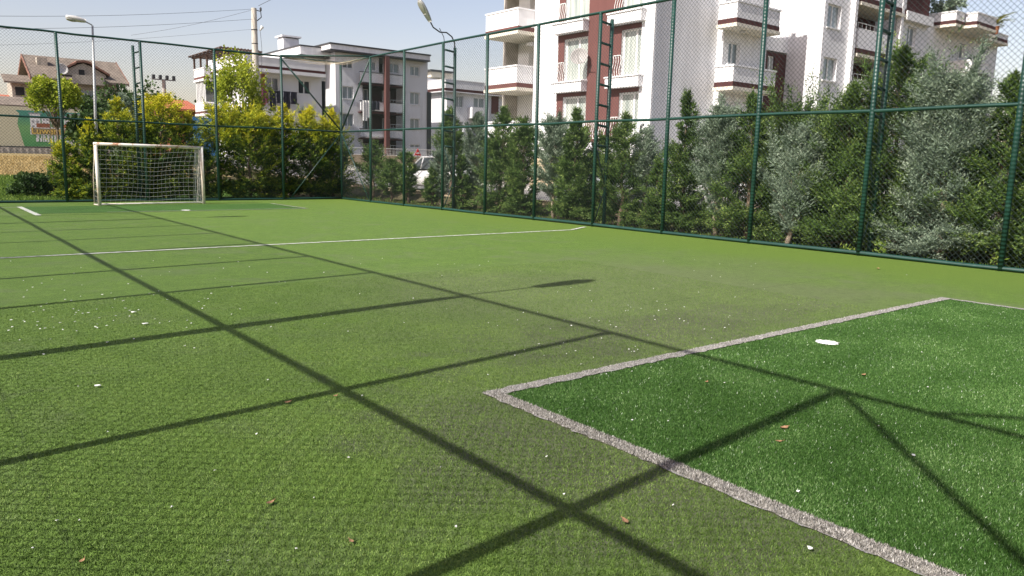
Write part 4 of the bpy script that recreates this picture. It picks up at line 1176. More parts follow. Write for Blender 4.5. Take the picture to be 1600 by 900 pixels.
# palm in a planter and a leafy planter on the terrace
yc = YT + .9
pp = onY(1556, 27, yc - .4)
t = thing('potted_palm', 'small yellow green palm in a planter at the right end of the roof terrace', 'palm', (pp.x, yc - .4, zct - .5))
MB().lathe([(.0, 0), (.22, 0), (.3, .5), (.26, .5), (.0, .42)], (pp.x, yc - .4, zct - .5), 16).build('planter', M['brick'], t)
V_, F_ = [], []; rp = random.Random(4)
Ps, Ds = [], []
for i in range(30):
    a = 2 * PI * i / 30 + rp.uniform(-.1, .1); up = rp.uniform(.25, 1.3); d0 = Vector((math.cos(a), math.sin(a), up)).normalized(); ln = rp.uniform(.9, 1.5)
    prev = Vector((pp.x, yc - .4, zct + .12)); sd_ = d0.cross(Vector((0, 0, 1))).normalized(); 
    for j in range(8):
        d0 = (d0 - Vector((0, 0, .07 * (j + 1) * .35))).normalized(); nx_ = prev + d0 * ln / 8
        for s_ in (-1, 1):
            Ps.append(prev); Ds.append((d0 * .8 + sd_ * s_ * .55).normalized())
        Ps.append(prev); Ds.append(d0); prev = nx_
V, F = sprigs(np.array(Ps), np.array(Ds), .30, .05, 5, .3)
raw_mesh('fronds', V, F, L['palm'], t, tint=np.random.default_rng(3).uniform(0, 1, len(F)))
pp = onX(1478, 14, x1c + .6); XC = x1c + .9
broadleaf('grey green leafy shrub growing above the left terrace parapet of the right block', XC - .3, pp.y, 1.9, .95, 1.0, 'blue', 2600, 93, ls=.14, name='terrace_shrub', cat='shrub', trunk_r=.03, z0=zct - .5)

# ------------------------------------------------------------ middle distance buildings
def mid_buildings():
    Y1 = 64.0; Y2 = 68.0
    g1 = tz(30, Y1)
    # M1: lower block with the big terrace
    t1 = thing('apartment_building', 'white three storey block with pergola on its roof terrace, behind the yellow leaved tree', 'apartment block', (28, Y1, g1))
    xR = onY(505, 130, Y1).x; xL_ = onY(398, 130, Y1).x
    zt = onY(450, 117, Y1).z
    hs = [pxwin('Y', Y1, 466.5, 126, 485, 147), pxwin('Y', Y1, 466.5, 172, 485, 193), pxwin('Y', Y1, 415, 121, 436, 146)]
    m = MB(); wall(m, 'Y', Y1, -1, xL_, xR, 0.5, zt, hs)
    yb = onX(322, 130, xL_ + .6).y
    m.box(xL_, xL_ + .25, Y1 + .285, yb, .5, zt); m.box(xR - .25, xR, Y1 + .285, Y1 + 12, .5, zt)
    m.build('wall', M['white2'], t1)
    window(t1, 'Y', Y1, -1, hs[0], 2, 'glassdark'); window(t1, 'Y', Y1, -1, hs[1], 2, 'glass'); window(t1, 'Y', Y1, -1, hs[2], 2, 'glassdark')
    m = MB(); m.box(xL_ + .5, hs[2][0] - .05, Y1 - .03, Y1 - .003, zt - 2.6, zt - .1); m.build('terracotta_panel', M['brick'], t1)
    zp = onY(445, 92, Y1 - 1.0).z
    # terrace parapet all round, wide overhang
    x0 = onY(382, 110, Y1 - 1.0).x; x1 = onY(508, 110, Y1 - 1.0).x
    yfar = onX(330, 115, x0).y
    balcony(t1, x0, x1, Y1 - 1.0, yfar, zt - .05, zp, band=.22, lip=.28, mats=('white', 'maroondark', 'white'))
    # farther stacked balconies at the left end
    yfar2 = onX(303, 115, x0 - .6).y
    for k in (0, 1):
        balcony(t1, x0 - .6, x0 + 3, yfar + .1, yfar2, zt - .35 - 3.0 * k, zp - .35 - 3.0 * k, band=.2, lip=.2, mats=('white', 'maroon', 'white'))
    m = MB(); ya, yc_ = yfar + .3, yfar2 - .3
    m.box(x0 - .45, x0 - .4, ya, yc_, zp - 3.3, zt - .36); m.box(x0 - .4, x0 + 2.5, ya, ya + .05, zp - 3.3, zt - .36); g_ = m.build('glazed_balcony', M['glassdark'], t1)
    m = MB()
    for i in range(7): u = ya + (yc_ - ya) * i / 6; m.box(x0 - .52, x0 - .46, u - .08, u + .08, zp - 3.3, zt - .36)
    m.build('glazing_frame', M['frame'], g_)
    # laundry on its own
    lx = onY(447, 160, Y1 - .6).x; lz = onY(447, 143, Y1 - .6).z
    m = MB(); m.tube([(lx - 2.2, Y1 - .7, lz), (lx + 1.0, Y1 - .7, lz)], .02, 5); m.tube([(lx + 1.0, Y1 - .7, lz), (lx + 1.0, Y1, lz - .2)], .02, 5); m.build('clothes_line', M['grey'], t1)
    r_ = random.Random(8)
    for i in range(5):
        u = lx - 2.1 + i * .62; hh = r_.uniform(.9, 1.7) if i < 4 else 1.0
        m = MB(); n_ = 8; vs = []; fs = []
        for a in range(n_ + 1):
            for b_ in range(6): vs.append((u + .55 * a / n_ + .03 * math.sin(b_ * 2 + a), Y1 - .7 - .05 * math.sin(a * 1.6 + i) - .02, lz - hh * b_ / 5))
        for a in range(n_):
            for b_ in range(5): fs.append((a * 6 + b_, a * 6 + b_ + 1, (a + 1) * 6 + b_ + 1, (a + 1) * 6 + b_))
        m.add(vs, fs); o = m.build('hanging_garment', M['cloth_purple'] if i == 0 else M['cloth_dark'])
        tag(o, ['purple cloth hanging lowest left on the line behind the yellow tree', 'long dark garment next to the purple cloth', 'dark garment in the middle of the left clothes line', 'dark jacket near the fence post on the left clothes line', 'dark grey shirt at the right end of the left clothes line'][i], 'laundry', 'laundry on the left clothes line')
    # pergola
    zg = onX(320, 83, x0).z - .15
    pg = thing('pergola', 'dark wooden pergola standing on the roof terrace of the white three storey block', 'pergola', (x0 + 1, yfar, zp))
    ypts = [onX(px, 95, x0 + .2).y for px in (303, 313, 323, 350)]
    for y_ in ypts: 
        MB().box(x0 + .15, x0 + .3, y_ - .07, y_ + .07, zp - .6, zg).build('leg', M['wood'], pg)
    m = MB()
    for i in range(9):
        y_ = ypts[0] + (ypts[3] - .4 - ypts[0]) * i / 8; m.box(x0 - .3, x0 + 3.4, y_ - .05, y_ + .05, zg + .09, zg + .2)
    for k in range(12): m.box(x0 - .2 + k * .29, x0 - .1 + k * .29, ypts[3] - .5, ypts[0] + .2, zg + .203, zg + .25)
    m.box(x0 + .05, x0 + .35, ypts[3] - .5, ypts[0] + .2, zg, zg + .088); m.box(x0 + 3.1, x0 + 3.3, ypts[3] - .5, ypts[0] + .2, zg, zg + .088)
    m.build('roof_slats', M['wood'], pg)
    for y_ in (ypts[3], ypts[0] - .3): MB().box(x0 + 3.12, x0 + 3.27, y_, y_ + .12, zp - .6, zg).build('leg', M['wood'], pg)
    # penthouse set back
    X2 = onY(524, 110, Y2).x
    yp = onX(509, 100, X2).y
    zpt = onY(480, 74, yp).z; zpb = zp - .8
    xq0 = onY(462, 74, yp).x
    m = MB(); m.box(xq0 + 1.0, X2 - .01, yp + .02, yp + 9, zpb, zpt - .85); pen = m.build('penthouse', M['cream'], t1)
    for i in range(6):
        u = xq0 + 1.3 + i * 1.3; h = (u, u + 1.0, zpb + .2, zpt - 1.1)
        m = MB(); m.box(u, u + 1.0, yp - .03, yp + .015, h[2], h[3]); m.build('window', M['curtain'], pen)
    m = MB(); m.box(xq0, X2 - .01, yp - 1.0, yp + 11, zpt - .8, zpt - .08); m.build('eave', M['white'], pen)
    m = MB(); m.box(xq0 - .08, X2 - .01, yp - 1.08, yp + 11, zpt - .077, zpt + .04); m.box(xq0 - .03, X2 - .01, yp - 1.03, yp + 11, zpt - .9, zpt - .803); m.build('roof_edge', M['darkmetal'], pen)
    xch = onY(443, 76, yp + 5).x
    m = MB(); m.box(xch, xch + 1.6, yp + 5, yp + 6.4, zpt - .5, zpt + 1.4); m.box(xch - .2, xch + 1.8, yp + 4.8, yp + 6.6, zpt + 1.5, zpt + 1.65); m.build('chimney', M['white2'], t1)
    m = MB(); xw = onY(365, 80, yp + 2).x; m.box(xw, xq0 - .1, yp + 2, yp + 8, zpb, zpt - 1.6); m.box(xw - .4, xq0 - .1, yp + 1.4, yp + 8, zpt - 1.6, zpt - 1.2); m.build('stair_room', M['white2'], t1)
    # M2
    g2 = tz(36, Y2)
    t2 = thing('apartment_building', 'white four storey block with a maroon column and recessed balconies, beyond the far corner', 'apartment block', (X2, Y2, g2))
    xe = onY(668, 150, Y2).x; zt2 = onY(590, 87, Y2).z
    zb2 = tz(38, Y2) - .3
    hs = []
    for (a, b, c, d) in ((535.5, 96, 551.5, 106.5), (535.5, 135, 552.5, 154.5), (535.5, 177.5, 552.5, 197.5), (607.5, 99, 623.5, 114), (641, 103.5, 656, 118.5), (641, 144.5, 656, 163.5), (641, 185.5, 656, 202), (575, 96, 588, 110), (641, 226, 656, 231)):
        hs.append(pxwin('Y', Y2, a, b, c, d))
    rec = [pxwin('Y', Y2, 566.5, 131.5, 629, 176), pxwin('Y', Y2, 566.5, 176, 629, 214), pxwin('Y', Y2, 566.5, 217, 629, 247), pxwin('Y', Y2, 592, 90, 600, 114)]
    rec = [(rec[0][0], rec[0][1], *r__[2:]) for r__ in rec[:3]] + [rec[3]]
    m = MB(); wall(m, 'Y', Y2, -1, X2, xe, zb2, zt2, hs + rec); m.box(X2, X2 + .27, Y2 + .285, Y2 + 11, zb2, zt2); m.box(xe - .27, xe, Y2 + .285, Y2 + 11, zb2, zt2)
    m.build('wall', M['white2'], t2)
    for i, h in enumerate(hs): window(t2, 'Y', Y2, -1, h, 2, 'glassdark' if i == 0 else 'glass')
    m = MB(); m.box(rec[0][0] - .2, rec[0][1] + .2, Y2 + 1.6, Y2 + 1.8, zb2, zt2 - .5); m.build('loggia_back_wall', M['maroondark'], t2)
    for r__ in rec[:3]:
        for (a, b) in ((.10, .32), (.68, .88)):
            u0 = r__[0] + (r__[1] - r__[0]) * a; u1 = r__[0] + (r__[1] - r__[0]) * b; zt__ = r__[3] - .45
            window(t2, 'Y', Y2 + 1.55, -1, (u0, u1, zt__ - 2.0, zt__), 2, 'glass', -.02, .09, False)
    par = [pxwin('Y', Y2 - .5, 564, 115.5, 630, 132.5), pxwin('Y', Y2 - .5, 564, 160, 630, 176), pxwin('Y', Y2 - .5, 564, 203, 630, 216.5)]
    for p__ in par:
        m = MB(); m.box(p__[0], p__[1], Y2 - .5, Y2 - .35, p__[2] + .12, p__[3]); pp_ = m.build('balcony_parapet', M['white'], t2)
        m = MB(); m.box(p__[0] - .05, p__[1] + .05, Y2 - .56, Y2 + 1.55, p__[2] - .12, p__[2] + .0); m.build('trim_band', M['maroondark'], pp_)
        m = MB(); m.box(p__[0] - .1, p__[1] + .1, Y2 - .54, Y2 - .33, p__[3] + .003, p__[3] + .06); m.build('coping', M['darkmetal'], pp_)
    xc_ = onY(600, 170, Y2 - .6).x; xd_ = onY(606, 170, Y2 - .6).x
    m = MB(); m.box(xc_, xd_, Y2 - 1.0, Y2 - .57, zb2, zt2 - .1); m.build('maroon_column', M['maroon'], t2)
    ze = onY(560, 76, Y2).z
    xea = onY(526, 80, Y2 - .9).x; xeb = onY(672, 93, Y2 - .9).x
    m = MB(); m.box(X2 - .9, xeb, Y2 - .9, Y2 + 12, zt2 + .003, ze); m.build('eave', M['white'], t2)
    m = MB(); m.box(X2 - .98, xeb + .08, Y2 - .98, Y2 + 12, ze + .003, ze + .13); m.box(X2 - .93, xeb + .03, Y2 - .93, Y2 + 11.9, zt2 - .12, zt2); m.build('roof_edge', M['darkmetal'], t2)
    for r__ in rec[:3]: railing(t2, 'Y', Y2 - .25, xd_ + .2, r__[1], r__[2] + .9, r__[2] + 1.25, n=6)
    # dark upright strips at the ends of the two blocks
    m = MB(); u = onY(669, 160, Y2 - .1).x; m.box(u - .1, u + .35, Y2 - .15, Y2 + .1, zb2, onY(669, 144, Y2).z); m.build('dark_strip', M['darkmetal'], t2)
    m = MB(); u = onY(507, 150, Y1 - .1).x; m.box(u - .2, u + .15, Y1 + .0, Y1 + .25, .5, onY(507, 127, Y1).z); m.build('dark_strip', M['darkmetal'], t1)  # dark strip added to imitate the dark gap beside this block
    # laundry 2
    for i, (a, c, h_, mt, lb) in enumerate(((567, 'w', 1.9, 'cloth_white', 'long white sheet at the left end of the balcony of the far block'), (572, 'w', 1.6, 'cloth_white', 'white towel beside the long white sheet'), (579, 'd', .9, 'cloth_dark', 'black shirt hung on the balcony beside the maroon column'), (586, 'd', .8, 'cloth_dark', 'dark trousers hung nearest the maroon column'))):
        u = onY(a, 157, Y2 - .8).x; z__ = par[1][3] + .05
        m = MB(); vs = []; fs = []
        for q in range(7):
            for b_ in range(5): vs.append((u + .5 * q / 6, Y2 - .75 - .05 * math.sin(q * 1.7 + i), z__ - h_ * b_ / 4))
        for q in range(6):
            for b_ in range(4): fs.append((q * 5 + b_, q * 5 + b_ + 1, (q + 1) * 5 + b_ + 1, (q + 1) * 5 + b_))
        m.add(vs, fs); tag(m.build('hanging_garment', M[mt]), lb, 'laundry', 'laundry on the far balcony')
    # M3
    Y3 = 74.0; X3 = onY(698, 160, Y3).x
    t3 = thing('apartment_building', 'white two storey wing with roof terrace, left of the near block', 'apartment block', (X3, Y3, tz(48, Y3)))
    xr3 = onY(800, 160, Y3).x; zt3 = onY(725, 146, Y3).z; zb3 = tz(48, Y3) - .3
    hs = [pxwin('Y', Y3, 711, 150, 724, 167.5), pxwin('Y', Y3, 711, 190, 724, 207), pxwin('Y', Y3, 740, 153, 757, 169), pxwin('Y', Y3, 740, 195, 757, 211)]
    m = MB(); wall(m, 'Y', Y3, -1, X3, xr3, zb3, zt3, hs); m.box(X3, X3 + .27, Y3 + .285, Y3 + 9, zb3, zt3); m.build('wall', M['white2'], t3)
    for h in hs: window(t3, 'Y', Y3, -1, h, 2, 'glass')
    zp3 = onY(725, 126, Y3 - .6).z
    balcony(t3, X3 - .6, xr3, Y3 - .6, Y3 + 8, zt3 - .02, zp3, band=.3, lip=.1, mats=('white', 'maroondark', 'white2'))
    ph = pxwin('Y', Y3 - .9, 738, 168, 764, 186)
    m = MB(); m.box(ph[0], ph[1], Y3 - .9, Y3 - .003, ph[2], ph[3]); m.build('balcony', M['white'], t3)
    mp_ = pxwin('Y', Y3 - .05, 768, 150, 779, 178)
    m = MB(); m.box(mp_[0], mp_[1], Y3 - .06, Y3 - .003, mp_[2], mp_[3]); m.build('maroon_panel', M['maroon'], t3)
    # link wall between M2 and M3
    Y4 = 80.0; m = MB(); x4 = onY(668, 160, Y4).x; x5 = onY(699, 160, Y4).x; m.box(x4, x5, Y4, Y4 + 6, zb3, onY(685, 124, Y4).z); m.build('link_wall', M['white2'], t3)
    m = MB(); m.box(onY(674, 118, Y4 + 1).x, onY(708, 118, Y4 + 1).x, Y4 + 1, Y4 + 5, onY(685, 121, Y4 + 1).z, onY(685, 113, Y4 + 1).z); m.build('roof_room', M['cream'], t3)
    m = MB(); m.box(onY(673, 118, Y4 + .5).x, onY(709, 118, Y4 + .5).x, Y4 + .4, Y4 + 5.4, onY(685, 113, Y4 + 1).z + .01, onY(685, 111, Y4 + 1).z + .05); m.build('roof_edge', M['darkmetal'], t3)
    # garden railing and its base wall in front of M2
    Yr = 60.5; u0 = onY(545, 240, Yr).x; u1 = onY(700, 240, Yr).x; zr0 = onY(600, 243, Yr).z; zr1 = onY(600, 232, Yr).z
    f = thing('garden_fence', 'pale metal railing on a low beige wall before the four storey block', 'fence', (u0, Yr, zr0 - .5))
    railing(f, 'Y', Yr, u0, u1, zr0 + .03, zr1, n=70)
    m = MB(); m.box(u0, u1, Yr - .12, Yr + .12, tz(u0, Yr) - .3, zr0); m.build('base_wall', M['beige'], f)
mid_buildings()

# ------------------------------------------------------------ gabled house at the left
def gabled():
    Y = 108.0
    x0 = onY(60, 120, Y).x; x1 = onY(186, 128, Y).x; g = 1.5
    ze = onY(60, 119, Y).z
    zr = 0; yr = onX(47, 90, x0).y
    yr = Y + 5.5; zr = onY(47, 89, yr).z
    yb = Y + 11
    t = thing('gabled_house', 'old plastered house with a brown tiled gable roof and arched dormer, left in the distance', 'house', (x0, Y, g))
    hs = [pxwin('Y', Y, 127, 141, 148, 153)]
    m = MB(); wall(m, 'Y', Y, -1, x0, x1, g - .5, ze, hs)
    m.prism([(x0, Y + .285, g - .5), (x0, yb, g - .5), (x0, yb, ze), (x0, yr, zr - .3), (x0, Y + .285, ze)], (.3, 0, 0))
    m.prism([(x1 - .3, Y + .285, g - .5), (x1 - .3, yb, g - .5), (x1 - .3, yb, ze), (x1 - .3, yr, zr - .3), (x1 - .3, Y + .285, ze)], (.3, 0, 0))
    m.build('wall', M['housewall'], t)
    for h in hs: window(t, 'Y', Y, -1, h, 2, 'glass')
    ov = .9; sl = (zr - ze) / (yr - Y)
    m = MB()
    m.prism([(x0 - ov, Y - ov, ze - ov * sl), (x0 - ov, yr, zr), (x0 - ov, yr, zr + .25), (x0 - ov, Y - ov, ze - ov * sl + .25)], (x1 - x0 + 2 * ov, 0, 0))
    m.prism([(x0 - ov, yb + ov, ze - ov * sl), (x0 - ov, yb + ov, ze - ov * sl + .25), (x0 - ov, yr + .002, zr + .25), (x0 - ov, yr + .002, zr)], (x1 - x0 + 2 * ov, 0, 0))
    rf = m.build('roof', M['rooftile'], t)
    m = MB()
    for xx in (x0 - ov - .06, x1 + ov + .002):
        for s_, yy in ((1, Y - ov), (-1, yb + ov)):
            m.prism([(xx, yy, ze - ov * sl - .15), (xx, yr - s_ * .003, zr - .15), (xx, yr - s_ * .003, zr + .35), (xx, yy, ze - ov * sl + .35)], (.06, 0, 0))
    m.build('verge_board', M['rust'], rf)
    xc = onY(63, 100, Y + 3).x; m = MB(); m.box(xc - .4, xc + .7, Y + 2.6, Y + 3.7, onY(63, 103, Y + 3).z - 1, onY(63, 90, Y + 3).z); m.build('chimney', M['housewall'], rf)
    # dormer
    yd = Y + .1
    h = pxwin('Y', yd, 113, 100, 148, 119)
    dw = pxwin('Y', yd, 123, 109, 132, 118)
    xm = (h[0] + h[1]) / 2; zd = onY(124, 97, yd).z
    m = MB(); 
    m.prism([(h[0] - 1.2, yd, h[2]), (h[1] + 1.2, yd, h[2]), (h[1] + 1.2, yd, h[2] + .3), (h[1] - .6, yd, h[2] + 1.3), (xm, yd, zd - .1), (h[0] + .6, yd, h[2] + 1.3), (h[0] - 1.2, yd, h[2] + .3)], (0, 5, 0))
    do = m.build('dormer', M['housewall'], t)
    m = MB(); pr = [(h[0] - 1.6, h[2] + .2), (h[0] + .4, h[2] + 1.35), (xm - .8, zd - .15), (xm, zd), (xm + .8, zd - .15), (h[1] - .4, h[2] + 1.35), (h[1] + 1.6, h[2] + .2)]
    for (a, b) in zip(pr[:-1], pr[1:]): m.prism([(a[0], yd - .4, a[1]), (b[0], yd - .4, b[1]), (b[0], yd - .4, b[1] + .25), (a[0], yd - .4, a[1] + .25)], (0, 5.2, 0))
    m.build('dormer_roof', M['rust'], do)
    m = MB(); m.box(dw[0], dw[1], yd - .05, yd - .003, dw[2], dw[3]); m.build('window', M['darkgap'], do)
    bp_ = pxwin('Y', Y - 1.2, 113, 118, 163, 132)
    m = MB(); m.box(bp_[0], bp_[1], Y - 1.25, Y - 1.1, bp_[2], bp_[3]); m.box(bp_[0], bp_[1], Y - 1.097, Y - .003, bp_[2], bp_[2] + .2); m.box(bp_[1] - .15, bp_[1], Y - 1.097, Y - .003, bp_[2] + .2, bp_[3]); m.build('balcony', M['housewall'], t)
    b2 = pxwin('Y', Y - 1.0, 122, 153, 150, 162)
    m = MB(); m.box(b2[0], b2[1], Y - 1.0, Y - .003, b2[2], b2[3]); m.build('balcony', M['housewall'], t)
    # gable window
    gy = onX(50, 108, x0).y
    m = MB(); m.box(x0 - .04, x0 - .002, Y + 3.6, Y + 4.6, ze - .3, ze + 1.3); m.build('window', M['glass'], t)
    # left annex
    xa0 = onY(18, 140, Y + 2).x; m = MB(); m.box(xa0, x0 - .003, Y + 1.5, Y + 6, g - .5, onY(30, 128, Y + 2).z)
    an = m.build('annex', M['housewall'], t)
    za = onY(30, 128, Y + 1).z; zb_ = onY(30, 121, Y + 1).z
    m = MB(); m.prism([(xa0 - .8, Y + .7, za - .2), (x0 - .003, Y + .7, za - .2), (x0 - .003, Y + 3.5, zb_ + .3), (xa0 - .8, Y + 3.5, zb_ + .3)], (0, 0, .2)); m.build('annex_roof', M['rooftile'], an)
    m = MB(); aw = pxwin('Y', Y + 1.46, 24, 136, 38, 149); m.box(aw[0], aw[1], Y + 1.45, Y + 1.49, aw[2], aw[3]); m.build('window', M['darkgap'], an)
    # satellite dish
    dp = onY(97, 108, Y - 1.3)
    dt = thing('satellite_dish', 'white satellite dish on the brown roof left of the arched dormer', 'satellite dish', tuple(dp))
    axd = Vector((.15, -1, .25)).normalized()
    MB().lathe([(.0, -.12), (.3, -.09), (.55, 0), (.65, .09), (.63, .10), (.53, .02), (.28, -.07), (.0, -.10)], dp, 22, axd).build('dish', M['dish'], dt, smooth=True)
    MB().tube([dp - axd * .1, dp - axd * .5 - Vector((0, 0, .9))], .05, 6).build('dish_arm', M['grey'], dt)
gabled()

# lower houses and sheds behind the billboard
def small_house(label, px0, px1, eave_y, ridge_y, Y, dep, wm, rm, name='small_house'):
    x0 = onY(px0, eave_y, Y).x; x1 = onY(px1, eave_y, Y).x; ze = onY((px0 + px1) / 2, eave_y, Y).z; zr = onY((px0 + px1) / 2, ridge_y, Y + dep / 2).z
    g = 1.4
    t = thing(name, label, 'house', (x0, Y, g))
    m = MB(); m.box(x0, x1, Y, Y + dep, g - .4, ze)
    m.prism([(x0, Y, ze), (x0, Y + dep, ze), (x0, Y + dep / 2, zr - .15)], (x1 - x0, 0, 0)); m.build('wall', wm, t)
    m = MB()
    for s_, ya in ((1, Y - .5), (-1, Y + dep + .5)):
        ym = Y + dep / 2; k_ = .5 * (zr - ze) / (dep / 2)
        m.prism([(x0 - .5, ya, ze - k_), (x0 - .5, ym - s_ * .002, zr), (x0 - .5, ym - s_ * .002, zr + .2), (x0 - .5, ya, ze - k_ + .2)], (x1 - x0 + 1, 0, 0))
    m.build('roof', rm, t)
    m = MB()
    for i in range(2):
        u = x0 + (x1 - x0) * (.25 + .4 * i); m.box(u, u + (x1 - x0) * .14, Y - .05, Y - .003, ze - 2.0, ze - .7)
    m.build('window', M['glassdark'], t)
small_house('house with a pinkish red roof at the left edge, above the billboard', -60, 14, 158, 149, 100, 9, M['housewall'], M['redtile'])
small_house('low brown roofed shed between the billboard and the gabled house', 6, 62, 166, 155, 92, 6, M['housewall'], M['rooftile'])
small_house('orange terracotta house with a tiled roof left of the white three storey block', 268, 306, 172, 160, 84, 9, M['brick'], M['redtile'])

# ------------------------------------------------------------ hoarding on the concrete wall
YH = 80.0
def hoard():
    x0 = onY(-60, 240, YH).x; x1 = onY(224, 240, YH).x
    zb = onY(50, 230, YH).z; zt_ = onY(50, 167.5, YH).z
    w_ = MB(); w_.box(x0, x1, YH, YH + .3, tz(x0, YH) - .3, zb - .05)
    for i in range(30): u = x0 + (x1 - x0) * i / 30; w_.box(u, u + .12, YH - .05, YH - .002, tz(x0, YH) - .3, zb - .06)
    wo = w_.build('concrete_wall', M['concrete']); tag(wo, 'stained concrete wall below the green billboard at the edge of the dry field', 'wall')
    t = thing('billboard', 'long beige and green billboard hoarding with pictures of houses and gold lettering', 'billboard', (x0, YH, zb))
    X = lambda px, py=200: onY(px, py, YH).x
    Z = lambda px, py: onY(px, py, YH).z
    beige_ = plain('hoarding_beige', (0.50, 0.48, 0.36), .7, .06)
    m = MB(); m.box(x0, x1, YH + .02, YH + .12, zb, zt_); m.build('board', beige_, t)
    m = MB()
    for i in range(16): u = x0 + (x1 - x0) * i / 15; m.box(u - .05, u + .05, YH + .13, YH + .25, zb - .4, zt_ - .1)
    m.box(x0, x1, YH - .01, YH + .018, zb - .04, zb + .06); m.build('support_frame', M['darkmetal'], t)
    xa, xb = X(34), X(180)
    # printed panel: green gradient field
    mt, n, b = new_mat('hoarding_green_print')
    p = wcoord(n); s_ = N(n, 'ShaderNodeSeparateXYZ'); n.links.new(p, s_.inputs[0])
    mr = N(n, 'ShaderNodeMapRange'); mr.inputs[1].default_value = zb; mr.inputs[2].default_value = zt_; n.links.new(s_.outputs[2], mr.inputs[0])
    rr_ = ramp(n, mr.outputs[0], [(0.0, (0.07, 0.26, 0.10)), (0.5, (0.15, 0.33, 0.13)), (0.8, (0.06, 0.23, 0.18)), (1.0, (0.06, 0.24, 0.20))])
    n.links.new(rr_.outputs[0], b.inputs['Base Color']); b.inputs['Roughness'].default_value = .5
    m = MB(); zz = [zb + .07, zb + 1.2, zb + 2.4, zt_ - .35]
    m.add([(xa - .4, YH + .012, zt_ - .3), (xa - .1, YH + .012, zb + 2.9), (xa - .3, YH + .012, zb + 2.0), (xa + .1, YH + .012, zb + .08), (xb, YH + .012, zb + .08), (xb, YH + .012, zt_ - .3)], [(0, 1, 2, 3, 4, 5)])
    m.build('green_print', mt, t)
    def quad(name, px0, py0, px1, py1, mat, off):
        m = MB(); a, b_ = X(px0, (py0 + py1) / 2), X(px1, (py0 + py1) / 2); z0_, z1_ = Z((px0 + px1) / 2, py1), Z((px0 + px1) / 2, py0)
        m.box(a, b_, YH + off - .004, YH + off, z0_, z1_); return m.build(name, mat, t)
    pw = plain('print_white', (.62, .63, .66), .6, .05); pg = plain('print_grey', (.25, .26, .29), .6, .1); pb = plain('print_brown', (.26, .10, .06), .6, .2)
    pgold = plain('print_gold', (.36, .24, .06), .6, .2); pbr = plain('print_dark_brown', (.06, .035, .02), .6, .1); pgrn = plain('print_tree_green', (.10, .16, .06), .6, .3)
    r_ = random.Random(2)
    m1, m2, m3 = MB(), MB(), MB()
    for i, (a, top, wd) in enumerate(((48, 178, 16), (66, 184, 12), (80, 187, 14), (101, 184, 9), (111, 180, 14), (127, 182, 12), (141, 184, 12), (155, 181, 18))):
        u0, u1 = X(a), X(a + wd); z0_, z1_ = Z(a, 201), Z(a, top)
        m1.box(u0, u1, YH + .003, YH + .008, z0_, z1_)
        for k in range(3):
            zc_ = z0_ + (z1_ - z0_) * (k + .25) / 3
            for q in range(2): uu = u0 + (u1 - u0) * (.15 + .45 * q); m2.box(uu, uu + (u1 - u0) * .22, YH - .002, YH + .002, zc_, zc_ + (z1_ - z0_) * .15)
        m2.box(u0 - .1, u1 + .1, YH - .002, YH + .002, z1_, z1_ + .12)
    m1.build('printed_houses', pw, t); m2.build('printed_windows', pg, t)['kind'] = 'stuff'
    quad('printed_ground_floor', 57, 193, 78, 199.5, pb, .0015); quad('printed_terracotta', 100, 195, 110, 202, M['brick'], -.003)
    quad('printed_trees', 80, 194, 100, 199, pgrn, -.003); quad('printed_balcony', 111, 196, 123, 200, pb, -.003)
    quad('sign_strip', 47.5, 200, 108, 211, pw, -.006)
    sb = quad('sign_strip_ground', 49, 201, 107.5, 210, plain('print_olive', (.22, .19, .11), .6, .25), -.011)
    def text(body, px, py, size, mat, nm, off=-.02):
        cu = bpy.data.curves.new(nm, 'FONT'); cu.body = body; cu.size = size; cu.extrude = .004; cu.align_x = 'LEFT'; cu.offset = size * .02
        o = bpy.data.objects.new('tmp_text', cu); COL.objects.link(o)
        dg = bpy.context.evaluated_depsgraph_get(); me = bpy.data.meshes.new_from_object(o.evaluated_get(dg)); bpy.data.objects.remove(o)
        me.materials.clear(); me.materials.append(mat)
        ob = bpy.data.objects.new(nm, me); COL.objects.link(ob); ob.parent = t
        ob.location = Vector((X(px, py), YH + off, Z(px, py))) - ORG[t.name]; ob.rotation_euler = (PI / 2, 0, 0)
        return ob
    text('Luwent', 49.5, 209, .80, pbr, 'gold_lettering'); text('Luwent', 49.1, 208.6, .78, plain('print_gold2', (.55, .40, .12), .5, .1), 'gold_lettering', -.03)
    text('Evler', 79, 210.2, .72, pgold, 'gold_lettering')
    # illegible white lines of print below
    m = MB()
    for (a, b_, y_) in ((56, 75, 216), (78, 96, 217), (55, 70, 221), (73, 92, 222)):
        u = X(a)
        while u < X(b_):
            l = r_.uniform(.08, .22); z_ = Z(a, y_); m.box(u, u + l, YH - .003, YH + .003, z_, z_ + .30); u += l + r_.uniform(.05, .14)
    m.build('white_small_print', pw, t)
    # round white emblem with a curl
    m = MB(); c = Vector((X(119, 211), YH - .006, Z(119, 211))); k = 28
    m.add([c] + [c + Vector((math.cos(2 * PI * i / k) * 1.0, 0, math.sin(2 * PI * i / k) * 1.0)) for i in range(k)], [(0, 1 + (i + 1) % k, 1 + i) for i in range(k)]); m.build('emblem', pw, t)
    m = MB(); m.tube([c + Vector((.42 * math.sin(a) * 1.1, -.02, .30 * math.sin(a * 2) * .6 + .1)) for a in np.linspace(0.3, 5.6, 24)], .035, 5, False); m.build('emblem_curl', pgrn, t)
hoard()
# blue tarpaulin fence
m = MB(); Yt = 62; a, b_ = onY(290, 190, Yt).x, onY(338, 190, Yt).x
m.box(a, b_, Yt, Yt + .08, tz(a, Yt) - .2, onY(315, 183, Yt).z); tag(m.build('tarpaulin_fence', M['blue']), 'blue tarpaulin fence left of the white three storey block', 'fence')

